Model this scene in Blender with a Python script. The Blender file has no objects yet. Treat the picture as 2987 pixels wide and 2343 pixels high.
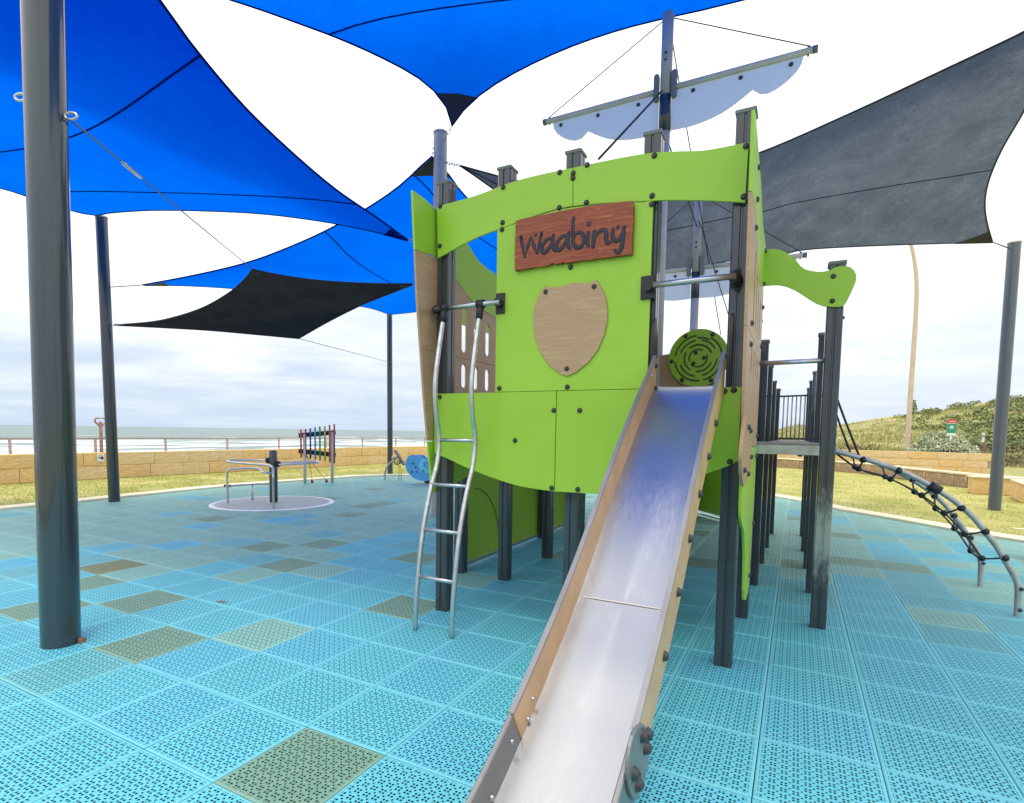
import bpy, bmesh, math, random
from mathutils import Vector, Matrix, noise
from mathutils.geometry import tessellate_polygon
random.seed(7)
scene = bpy.context.scene
COL = scene.collection
R = math.radians

# ------------------------------------------------------------------ camera
cam_data = bpy.data.cameras.new('camera'); cam = bpy.data.objects.new('camera', cam_data); COL.objects.link(cam)
cam_data.sensor_width = 36.0
cam_data.lens = 19.3565
cam_data.shift_x = 0.00585
cam_data.shift_y = 0.0663
cam_data.clip_start = 0.05; cam_data.clip_end = 9000
_r = [[0.884476, 0.46635, 0.014846], [0.044807, -0.053223, -0.997577], [-0.46443, 0.882998, -0.06797]]
rt, dn, fw = (Vector(v) for v in _r)
m = Matrix((( rt[0], -dn[0], -fw[0], 0), (rt[1], -dn[1], -fw[1], 0), (rt[2], -dn[2], -fw[2], 1.5), (0, 0, 0, 1)))
cam.matrix_world = m
scene.camera = cam

# ------------------------------------------------------------------ node helpers
def node(nt, kind, ins=None, **attrs):
    n = nt.nodes.new(kind)
    for k, v in attrs.items(): setattr(n, k, v)
    for k, v in (ins or {}).items():
        s = n.inputs[k]
        if isinstance(v, bpy.types.NodeSocket): nt.links.new(v, s)
        else: s.default_value = v
    return n
def math_n(nt, op, a, b=0.0, c=None, clamp=False):
    n = node(nt, 'ShaderNodeMath', {0: a, 1: b}, operation=op, use_clamp=clamp)
    if c is not None:
        if isinstance(c, bpy.types.NodeSocket): nt.links.new(c, n.inputs[2])
        else: n.inputs[2].default_value = c
    return n.outputs[0]
def ramp(nt, fac, stops):
    n = node(nt, 'ShaderNodeValToRGB', {'Fac': fac}); e = n.color_ramp.elements
    while len(e) < len(stops): e.new(0.5)
    for el, (p, c) in zip(e, stops):
        el.position = p; el.color = (*c, 1) if len(c) == 3 else c
    return n.outputs['Color']
def mixc(nt, fac, a, b, blend='MIX'):
    n = node(nt, 'ShaderNodeMix', data_type='RGBA', blend_type=blend)
    for idx, v in ((0, fac), (6, a), (7, b)):
        if isinstance(v, bpy.types.NodeSocket): nt.links.new(v, n.inputs[idx])
        elif idx == 0: n.inputs[0].default_value = v
        else: n.inputs[idx].default_value = (*v, 1)
    return n.outputs[2]

# ------------------------------------------------------------------ sky, sun, exposure
SUN_EL, SUN_ROT = R(74), R(150)
world = bpy.data.worlds.new('World'); scene.world = world; world.use_nodes = True
nt = world.node_tree; nt.nodes.clear()
sky = node(nt, 'ShaderNodeTexSky', sky_type='NISHITA', sun_disc=False, sun_elevation=SUN_EL, sun_rotation=SUN_ROT)
tc = node(nt, 'ShaderNodeTexCoord')
sep = node(nt, 'ShaderNodeSeparateXYZ', {0: tc.outputs['Generated']})
zc = math_n(nt, 'MAXIMUM', sep.outputs[2], 0.0)
den = math_n(nt, 'ADD', zc, 0.09)
px = math_n(nt, 'DIVIDE', sep.outputs[0], den); py = math_n(nt, 'DIVIDE', sep.outputs[1], den)
comb = node(nt, 'ShaderNodeCombineXYZ', {0: px, 1: py, 2: 0.0})
n1 = node(nt, 'ShaderNodeTexNoise', {'Vector': comb.outputs[0], 'Scale': 0.55, 'Detail': 7.0, 'Roughness': 0.52, 'Distortion': 0.6})
n2 = node(nt, 'ShaderNodeTexNoise', {'Vector': comb.outputs[0], 'Scale': 1.6, 'Detail': 6.0, 'Roughness': 0.6, 'Distortion': 0.3})
f = math_n(nt, 'ADD', math_n(nt, 'MULTIPLY', n1.outputs['Fac'], 0.65), math_n(nt, 'MULTIPLY', n2.outputs['Fac'], 0.35))
clouds = ramp(nt, f, [(0.36, (0.60, 0.69, 0.83)), (0.46, (0.72, 0.79, 0.88)), (0.53, (0.86, 0.90, 0.94)), (0.60, (1.02, 1.06, 1.07)), (0.72, (1.12, 1.14, 1.15))])
# overcast: the deck brightens towards the zenith, a bluish band of clear air lies over the sea
up = math_n(nt, 'MULTIPLY_ADD', math_n(nt, 'POWER', zc, 1.0), 1.5, 0.74)
deck = node(nt, 'ShaderNodeVectorMath', {0: clouds, 1: up}, operation='MULTIPLY')
hi = node(nt, 'ShaderNodeMapRange', {0: sep.outputs[2], 1: 0.24, 2: 0.56, 3: 0.0, 4: 1.0}, interpolation_type='SMOOTHSTEP')
white = node(nt, 'ShaderNodeVectorMath', {0: (1.0, 1.0, 1.0), 1: math_n(nt, 'MULTIPLY_ADD', zc, 0.75, 0.98)}, operation='MULTIPLY')
c1 = mixc(nt, hi.outputs[0], deck.outputs[0], white.outputs[0])
# towards the land (away from the sea) the cloud is thinner and paler
land = node(nt, 'ShaderNodeMapRange', {0: math_n(nt, 'ADD', sep.outputs[0], math_n(nt, 'MULTIPLY', sep.outputs[1], 0.35)), 1: -0.5, 2: 0.35, 3: 0.0, 4: 0.38})
c2 = mixc(nt, land.outputs[0], c1, mixc(nt, 0.35, (0.78, 0.81, 0.86), white.outputs[0]))
lo = node(nt, 'ShaderNodeMapRange', {0: sep.outputs[2], 1: 0.0, 2: 0.16, 3: 0.75, 4: 0.0})
c3 = mixc(nt, math_n(nt, 'MULTIPLY', lo.outputs[0], math_n(nt, 'SUBTRACT', 1.0, land.outputs[0])), c2, (0.50, 0.62, 0.79))
bg1 = node(nt, 'ShaderNodeBackground', {'Color': c3, 'Strength': 1.0})
bg2 = node(nt, 'ShaderNodeBackground', {'Color': sky.outputs[0], 'Strength': 0.1})
mx = node(nt, 'ShaderNodeMixShader', {0: 0.94, 1: bg2.outputs[0], 2: bg1.outputs[0]})
out = node(nt, 'ShaderNodeOutputWorld', {'Surface': mx.outputs[0]})
sd = bpy.data.lights.new('sun', 'SUN'); sd.energy = 1.1; sd.angle = R(16); sd.color = (1.0, 0.97, 0.92)
sun = bpy.data.objects.new('sun', sd); COL.objects.link(sun)
sv = Vector((math.sin(SUN_ROT) * math.cos(SUN_EL), math.cos(SUN_ROT) * math.cos(SUN_EL), math.sin(SUN_EL)))
sun.rotation_euler = sv.to_track_quat('Z', 'Y').to_euler(); sun.location = (0, 0, 30)
vs = scene.view_settings
vs.view_transform = 'Standard'; vs.look = 'None'; vs.exposure = 0.38; vs.gamma = 1.0; vs.use_curve_mapping = False
scene.cycles.max_bounces = 8; scene.cycles.transparent_max_bounces = 12

# ------------------------------------------------------------------ materials
def material(name, c1, c2=None, scale=5.0, stretch=(1, 1, 1), detail=4.0, rough=0.5, metal=0.0, bump=0.0, bscale=None,
             lo=0.35, hi=0.65, spec=0.5, rough2=None, coat=0.0, dist=0.0, bstretch=None, third=None):
    m = bpy.data.materials.new(name); m.use_nodes = True; t = m.node_tree; p = t.nodes['Principled BSDF']
    tcn = node(t, 'ShaderNodeTexCoord')
    if c2 is None: c2 = tuple(v * 0.86 for v in c1)
    mp = node(t, 'ShaderNodeMapping', {'Vector': tcn.outputs['Object'], 'Scale': stretch})
    nz = node(t, 'ShaderNodeTexNoise', {'Vector': mp.outputs[0], 'Scale': scale, 'Detail': detail, 'Roughness': 0.6, 'Distortion': dist})
    stops = [(lo, c1), (hi, c2)] if third is None else [(lo, c1), ((lo + hi) / 2, c2), (hi, third)]
    t.links.new(ramp(t, nz.outputs['Fac'], stops), p.inputs['Base Color'])
    p.inputs['Roughness'].default_value = rough; p.inputs['Metallic'].default_value = metal
    p.inputs['Specular IOR Level'].default_value = spec; p.inputs['Coat Weight'].default_value = coat
    if rough2 is not None:
        nr = node(t, 'ShaderNodeMapRange', {0: nz.outputs['Fac'], 1: 0.3, 2: 0.7, 3: rough, 4: rough2})
        t.links.new(nr.outputs[0], p.inputs['Roughness'])
    if bump:
        mb = node(t, 'ShaderNodeMapping', {'Vector': tcn.outputs['Object'], 'Scale': bstretch or stretch})
        nb = node(t, 'ShaderNodeTexNoise', {'Vector': mb.outputs[0], 'Scale': bscale or scale * 3, 'Detail': 5.0})
        bp = node(t, 'ShaderNodeBump', {'Height': nb.outputs['Fac'], 'Strength': 1.0, 'Distance': bump})
        t.links.new(bp.outputs[0], p.inputs['Normal'])
    return m
M = {}
M['green'] = material('green_laminate', (0.32, 0.545, 0.03), (0.37, 0.60, 0.042), scale=0.9, rough=0.27, rough2=0.46, bump=0.0004, bscale=60)
M['green_core'] = material('green_edge', (0.07, 0.14, 0.02), rough=0.6)
M['ply'] = material('wood_laminate', (0.60, 0.385, 0.215), (0.46, 0.275, 0.14), scale=2.6, stretch=(1, 1, 17), detail=10, rough=0.42, dist=0.25, bump=0.0003, third=(0.57, 0.36, 0.20), lo=0.3, hi=0.7)
M['ply_long'] = material('wood_laminate_long', (0.70, 0.45, 0.23), (0.56, 0.34, 0.155), scale=2.0, stretch=(14, 1.2, 1.2), detail=8, rough=0.40, bump=0.0003, third=(0.68, 0.43, 0.21), lo=0.3, hi=0.7)
M['jarrah'] = material('red_hardwood', (0.50, 0.105, 0.026), (0.24, 0.036, 0.012), scale=2.6, stretch=(1.2, 1, 16), detail=9, rough=0.42, dist=1.4, bump=0.003, third=(0.58, 0.17, 0.04), lo=0.3, hi=0.72, bstretch=(1.5, 1, 20), bscale=3)
M['paint_black'] = material('black_lettering', (0.014, 0.014, 0.028), rough=0.45)
M['post'] = material('anodised_post', (0.036, 0.041, 0.047), (0.052, 0.058, 0.066), scale=3, stretch=(6, 6, 0.6), rough=0.26, metal=0.1, coat=0.5, bump=0.0002)
M['cap'] = material('grey_cap', (0.20, 0.20, 0.18), rough=0.6)
M['black'] = material('black_plastic', (0.018, 0.018, 0.02), rough=0.42)
M['bolt'] = material('grey_bolt_cover', (0.045, 0.042, 0.045), rough=0.38)
M['steel'] = material('stainless_tube', (0.62, 0.62, 0.64), (0.50, 0.49, 0.48), scale=6, stretch=(1, 1, 3), rough=0.24, metal=0.95, rough2=0.4)
M['galv'] = material('weathered_steel', (0.52, 0.52, 0.50), (0.40, 0.37, 0.31), scale=9, rough=0.42, metal=0.7, rough2=0.55)
M['rail_steel'] = material('dull_rail_steel', (0.30, 0.29, 0.275), (0.25, 0.24, 0.225), scale=4, rough=0.45, metal=0.6)
M['rope'] = material('dark_rope', (0.03, 0.03, 0.035), (0.05, 0.05, 0.05), scale=80, rough=0.8, bump=0.001, bscale=250)
M['cable'] = material('steel_cable', (0.22, 0.22, 0.23), rough=0.45, metal=0.6)
M['white_panel'] = material('white_panel', (0.90, 0.88, 0.83), (0.92, 0.90, 0.86), scale=2, rough=0.5)
M['beige'] = material('beige_tube', (0.64, 0.58, 0.46), (0.55, 0.50, 0.40), scale=5, rough=0.5)
M['pole'] = material('grey_powdercoat_pole', (0.030, 0.040, 0.048), (0.042, 0.054, 0.062), scale=2, stretch=(5, 5, 0.4), rough=0.14, rough2=0.22, coat=0.35, spec=0.6)
M['pale_post'] = material('pale_steel_post', (0.60, 0.57, 0.52), (0.54, 0.51, 0.46), scale=5, rough=0.5)
M['pole_far'] = material('grey_pole', (0.085, 0.10, 0.12), (0.10, 0.118, 0.138), scale=2, stretch=(5, 5, 0.4), rough=0.3, coat=0.3)
M['pole_light'] = material('pale_grey_pole', (0.42, 0.40, 0.38), rough=0.55)
M['grate'] = material('deck_boards', (0.34, 0.31, 0.29), (0.27, 0.24, 0.22), scale=4, rough=0.6)
M['concrete'] = material('pale_kerb', (0.88, 0.78, 0.52), (0.78, 0.68, 0.44), scale=4, rough=0.85, bump=0.002, bscale=40)
M['subbase'] = material('dark_subbase', (0.012, 0.014, 0.014), rough=0.9)
M['rust'] = material('rusty_brown_steel', (0.22, 0.10, 0.065), (0.30, 0.17, 0.12), scale=12, rough=0.7)
M['limestone'] = material('limestone_block', (0.76, 0.53, 0.23), (0.66, 0.43, 0.17), scale=2.2, stretch=(1, 1, 1.8), detail=8, rough=0.9, bump=0.02, bscale=9, third=(0.72, 0.56, 0.32), lo=0.32, hi=0.7)
M['limestone2'] = material('limestone_block_pale', (0.74, 0.57, 0.31), (0.66, 0.46, 0.22), scale=2.6, stretch=(1, 1, 2.2), detail=8, rough=0.9, bump=0.02, bscale=8, third=(0.74, 0.62, 0.42), lo=0.32, hi=0.7)
M['limestone3'] = material('limestone_block_stained', (0.50, 0.35, 0.20), (0.34, 0.22, 0.14), scale=3.6, stretch=(1.4, 1.4, 0.7), detail=9, rough=0.92, bump=0.02, bscale=8, third=(0.62, 0.48, 0.30), lo=0.32, hi=0.7)
M['capping'] = material('limestone_capping', (0.76, 0.66, 0.44), (0.68, 0.56, 0.36), scale=3, rough=0.85, bump=0.004, bscale=20)
M['mortar'] = material('mortar', (0.38, 0.30, 0.19), rough=0.95)
M['path'] = material('grey_concrete_path', (0.46, 0.45, 0.43), (0.40, 0.39, 0.37), scale=1.2, rough=0.85)
M['rail_brown'] = material('weathered_rail', (0.40, 0.29, 0.25), (0.30, 0.20, 0.17), scale=9, rough=0.6)
M['wood_dark'] = material('dark_timber', (0.045, 0.028, 0.035), rough=0.55)
M['white'] = material('white_sign_face', (0.78, 0.80, 0.80), rough=0.4)
M['slate'] = material('grey_blue_print', (0.25, 0.34, 0.42), rough=0.5)
M['sign_green'] = material('sign_green', (0.02, 0.30, 0.17), rough=0.4)
M['sign_red'] = material('sign_red', (0.66, 0.10, 0.07), rough=0.4)
M['lamp_post'] = material('tan_lamp_post', (0.62, 0.49, 0.36), (0.56, 0.43, 0.31), scale=3, rough=0.6)
for nm, c in dict(red=(0.50, 0.05, 0.04), maroon=(0.30, 0.035, 0.05), navy=(0.03, 0.09, 0.30), azure=(0.03, 0.30, 0.55), leaf=(0.04, 0.32, 0.12), olive=(0.50, 0.44, 0.09), orange=(0.55, 0.12, 0.03),
                  whale=(0.10, 0.44, 0.80), aqua=(0.16, 0.68, 0.80), yellow=(0.75, 0.58, 0.10), cream=(0.82, 0.74, 0.45)).items():
    M[nm] = material(nm + '_plastic', c, rough=0.4)

def cloth(name, col, col2, trans, weave=900.0, mottle=2.0, bump=0.0, wear=None):
    m = bpy.data.materials.new(name); m.use_nodes = True; t = m.node_tree; t.nodes.remove(t.nodes['Principled BSDF'])
    o = t.nodes['Material Output']; tcn = node(t, 'ShaderNodeTexCoord')
    nz = node(t, 'ShaderNodeTexNoise', {'Vector': tcn.outputs['Object'], 'Scale': mottle, 'Detail': 9.0, 'Roughness': 0.75})
    c = ramp(t, nz.outputs['Fac'], [(0.35, col), (0.65, col2)])
    nf = node(t, 'ShaderNodeTexNoise', {'Vector': tcn.outputs['Object'], 'Scale': 60.0, 'Detail': 2.0})
    c = mixc(t, 0.25, c, ramp(t, nf.outputs['Fac'], [(0.35, (0.25, 0.25, 0.25)), (0.65, (0.95, 0.95, 0.95))]), 'SOFT_LIGHT')
    if wear:
        mpw = node(t, 'ShaderNodeMapping', {'Vector': tcn.outputs['Object'], 'Scale': (1.0, 1.0, 0.25)})
        nw = node(t, 'ShaderNodeTexNoise', {'Vector': mpw.outputs[0], 'Scale': 2.6, 'Detail': 10.0, 'Roughness': 0.75})
        nv = node(t, 'ShaderNodeTexNoise', {'Vector': tcn.outputs['Object'], 'Scale': 22.0, 'Detail': 6.0, 'Roughness': 0.8})
        fw_ = math_n(t, 'MULTIPLY', nw.outputs['Fac'], nv.outputs['Fac'])
        c = mixc(t, node(t, 'ShaderNodeMapRange', {0: fw_, 1: 0.24, 2: 0.42, 3: 0.0, 4: 0.45}).outputs[0], c, wear)
    d = node(t, 'ShaderNodeBsdfDiffuse', {'Color': c}); tr = node(t, 'ShaderNodeBsdfTranslucent', {'Color': c})
    if bump:
        mpb = node(t, 'ShaderNodeMapping', {'Vector': tcn.outputs['Object'], 'Scale': (1.0, 1.0, 0.3)})
        nb = node(t, 'ShaderNodeTexNoise', {'Vector': mpb.outputs[0], 'Scale': 2.0, 'Detail': 3.0})
        bp = node(t, 'ShaderNodeBump', {'Height': nb.outputs['Fac'], 'Distance': bump})
        t.links.new(bp.outputs[0], d.inputs['Normal'])
    mxs = node(t, 'ShaderNodeMixShader', {0: trans, 1: d.outputs[0], 2: tr.outputs[0]})
    t.links.new(mxs.outputs[0], o.inputs[0])
    return m
M['blue_cloth'] = cloth('blue_shade_cloth', (0.0, 0.100, 0.65), (0.0, 0.130, 0.74), 0.62, mottle=0.5)
M['blue_hem'] = cloth('dark_blue_webbing', (0.0, 0.01, 0.16), (0.0, 0.015, 0.2), 0.25)
M['char_cloth'] = cloth('charcoal_shade_cloth', (0.035, 0.032, 0.032), (0.05, 0.045, 0.043), 0.25)
M['grey_cloth'] = cloth('faded_grey_shade_cloth', (0.080, 0.097, 0.130), (0.125, 0.145, 0.185), 0.42, mottle=1.2, bump=0.03, wear=(0.27, 0.30, 0.35))
M['dark_hem'] = material('dark_webbing', (0.02, 0.02, 0.025), rough=0.7)

# perforated playground tile: real see-through holes in the tile face (clusters of four and single ones between)
X0, Y0, PITCH = -2.633, 1.413, 0.507
def tile_mat(name, c1, c2, wear):
    m = bpy.data.materials.new(name); m.use_nodes = True; t = m.node_tree; p = t.nodes['Principled BSDF']; o = t.nodes['Material Output']
    g = node(t, 'ShaderNodeNewGeometry'); s = node(t, 'ShaderNodeSeparateXYZ', {0: g.outputs['Position']})
    ux = math_n(t, 'FRACT', math_n(t, 'DIVIDE', math_n(t, 'SUBTRACT', s.outputs[0], X0 - 50 * PITCH), PITCH))
    uy = math_n(t, 'FRACT', math_n(t, 'DIVIDE', math_n(t, 'SUBTRACT', s.outputs[1], Y0 - 50 * PITCH), PITCH))
    def cell(u): return math_n(t, 'SUBTRACT', math_n(t, 'FRACT', math_n(t, 'MULTIPLY', u, 11.0)), 0.5)
    a, b = cell(ux), cell(uy)
    aa = math_n(t, 'SUBTRACT', math_n(t, 'ABSOLUTE', a), 0.18); bb = math_n(t, 'SUBTRACT', math_n(t, 'ABSOLUTE', b), 0.18)
    r1 = math_n(t, 'SQRT', math_n(t, 'ADD', math_n(t, 'POWER', aa, 2.0), math_n(t, 'POWER', bb, 2.0)))
    h1 = math_n(t, 'LESS_THAN', r1, 0.122)
    ac = math_n(t, 'SUBTRACT', math_n(t, 'ABSOLUTE', a), 0.5); bc = math_n(t, 'SUBTRACT', math_n(t, 'ABSOLUTE', b), 0.5)
    r2 = math_n(t, 'SQRT', math_n(t, 'ADD', math_n(t, 'POWER', ac, 2.0), math_n(t, 'POWER', bc, 2.0)))
    h2 = math_n(t, 'LESS_THAN', r2, 0.105)
    hole = math_n(t, 'MAXIMUM', h1, h2)
    ex = math_n(t, 'LESS_THAN', math_n(t, 'ABSOLUTE', math_n(t, 'SUBTRACT', ux, 0.5)), 0.468)
    ey = math_n(t, 'LESS_THAN', math_n(t, 'ABSOLUTE', math_n(t, 'SUBTRACT', uy, 0.5)), 0.468)
    topf = math_n(t, 'GREATER_THAN', node(t, 'ShaderNodeSeparateXYZ', {0: g.outputs['True Normal']}).outputs[2], 0.97)
    mask = math_n(t, 'MULTIPLY', math_n(t, 'MULTIPLY', hole, ex), math_n(t, 'MULTIPLY', ey, topf))
    oi = node(t, 'ShaderNodeObjectInfo')
    nz = node(t, 'ShaderNodeTexNoise', {'Vector': g.outputs['Position'], 'Scale': 0.9, 'Detail': 6.0, 'Roughness': 0.65})
    nf = node(t, 'ShaderNodeTexNoise', {'Vector': g.outputs['Position'], 'Scale': 14.0, 'Detail': 6.0, 'Roughness': 0.75})
    wn = node(t, 'ShaderNodeTexWhiteNoise', {'Vector': node(t, 'ShaderNodeCombineXYZ', {
        0: math_n(t, 'FLOOR', math_n(t, 'DIVIDE', math_n(t, 'SUBTRACT', s.outputs[0], X0 - 50 * PITCH), PITCH)),
        1: math_n(t, 'FLOOR', math_n(t, 'DIVIDE', math_n(t, 'SUBTRACT', s.outputs[1], Y0 - 50 * PITCH), PITCH)), 2: 0.0}).outputs[0]}, noise_dimensions='3D')
    col = mixc(t, math_n(t, 'MULTIPLY_ADD', wn.outputs['Value'], 0.65, math_n(t, 'MULTIPLY', nz.outputs['Fac'], 0.35)), c1, c2)
    col = mixc(t, node(t, 'ShaderNodeMapRange', {0: nf.outputs['Fac'], 1: 0.5, 2: 0.75, 3: 0.0, 4: 0.45}).outputs[0], col, wear)
    lip = math_n(t, 'SUBTRACT', 1.0, math_n(t, 'MULTIPLY', ex, ey))
    col = mixc(t, math_n(t, 'MULTIPLY', lip, 0.27), col, wear)
    t.links.new(col, p.inputs['Base Color']); p.inputs['Roughness'].default_value = 0.62
    tr = node(t, 'ShaderNodeBsdfTransparent')
    mxs = node(t, 'ShaderNodeMixShader', {0: mask, 1: p.outputs[0], 2: tr.outputs[0]})
    t.links.new(mxs.outputs[0], o.inputs[0])
    return m
TILE = [tile_mat('tile_aqua', (0.115, 0.50, 0.56), (0.125, 0.53, 0.60), (0.26, 0.62, 0.64)),
        tile_mat('tile_sky', (0.11, 0.49, 0.58), (0.125, 0.51, 0.62), (0.27, 0.60, 0.66)),
        tile_mat('tile_teal', (0.13, 0.45, 0.47), (0.145, 0.48, 0.51), (0.26, 0.57, 0.56)),
        tile_mat('tile_sage', (0.17, 0.32, 0.22), (0.19, 0.35, 0.25), (0.30, 0.47, 0.37)),
        tile_mat('tile_grey_green', (0.23, 0.49, 0.40), (0.25, 0.515, 0.425), (0.36, 0.60, 0.52)),
        tile_mat('tile_brown', (0.20, 0.235, 0.11), (0.22, 0.255, 0.125), (0.32, 0.33, 0.24)),
        tile_mat('tile_bright', (0.10, 0.48, 0.62), (0.115, 0.52, 0.66), (0.25, 0.60, 0.68))]

# slide steel: brushed and scuffed along the run
def slide_mat():
    m = bpy.data.materials.new('slide_steel'); m.use_nodes = True; t = m.node_tree; p = t.nodes['Principled BSDF']
    tcn = node(t, 'ShaderNodeTexCoord')
    mp = node(t, 'ShaderNodeMapping', {'Vector': tcn.outputs['Object'], 'Scale': (55, 1.3, 1.3)})
    nz = node(t, 'ShaderNodeTexNoise', {'Vector': mp.outputs[0], 'Scale': 4.0, 'Detail': 6.0, 'Roughness': 0.7})
    sm = node(t, 'ShaderNodeTexNoise', {'Vector': tcn.outputs['Object'], 'Scale': 3.0, 'Detail': 8.0, 'Roughness': 0.65})
    mpf = node(t, 'ShaderNodeMapping', {'Vector': tcn.outputs['Object'], 'Scale': (9, 1.6, 1.6)})
    fl = node(t, 'ShaderNodeTexNoise', {'Vector': mpf.outputs[0], 'Scale': 9.0, 'Detail': 10.0, 'Roughness': 0.75})
    sc = math_n(t, 'MULTIPLY', node(t, 'ShaderNodeMapRange', {0: sm.outputs['Fac'], 1: 0.42, 2: 0.62, 3: 0.0, 4: 1.0}).outputs[0],
                node(t, 'ShaderNodeMapRange', {0: fl.outputs['Fac'], 1: 0.40, 2: 0.66, 3: 0.0, 4: 1.0}).outputs[0])
    t.links.new(mixc(t, math_n(t, 'MULTIPLY', sc, 0.8), (0.41, 0.41, 0.405), (0.48, 0.47, 0.45)), p.inputs['Base Color'])
    p.inputs['Metallic'].default_value = 0.88
    rr = math_n(t, 'ADD', node(t, 'ShaderNodeMapRange', {0: nz.outputs['Fac'], 1: 0.3, 2: 0.7, 3: 0.27, 4: 0.285}).outputs[0], math_n(t, 'MULTIPLY', sc, 0.07))
    t.links.new(rr, p.inputs['Roughness'])
    p.inputs['Anisotropic'].default_value = 0.3
    return m
M['slide'] = slide_mat()

# worn post: paint rubbed away in one long patch
def worn_post():
    m = M['post'].copy(); m.name = 'worn_post'; t = m.node_tree; p = t.nodes['Principled BSDF']
    g = node(t, 'ShaderNodeNewGeometry'); s = node(t, 'ShaderNodeSeparateXYZ', {0: g.outputs['Position']})
    nz = node(t, 'ShaderNodeTexNoise', {'Vector': node(t, 'ShaderNodeMapping', {'Vector': g.outputs['Position'], 'Scale': (1, 1, 0.35)}).outputs[0], 'Scale': 30.0, 'Detail': 9.0, 'Roughness': 0.85})
    band = math_n(t, 'SUBTRACT', 1.0, math_n(t, 'DIVIDE', math_n(t, 'ABSOLUTE', math_n(t, 'SUBTRACT', s.outputs[2], 0.74)), 0.56), clamp=True)
    v = math_n(t, 'ADD', band, math_n(t, 'MULTIPLY_ADD', nz.outputs['Fac'], 2.0, -1.25))
    fac = node(t, 'ShaderNodeMapRange', {0: v, 1: 0.10, 2: 0.62, 3: 0.0, 4: 0.75}).outputs[0]
    old = p.inputs['Base Color'].links[0].from_socket
    t.links.new(mixc(t, fac, old, (0.42, 0.42, 0.36)), p.inputs['Base Color'])
    return m
M['worn_post'] = worn_post()

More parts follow.
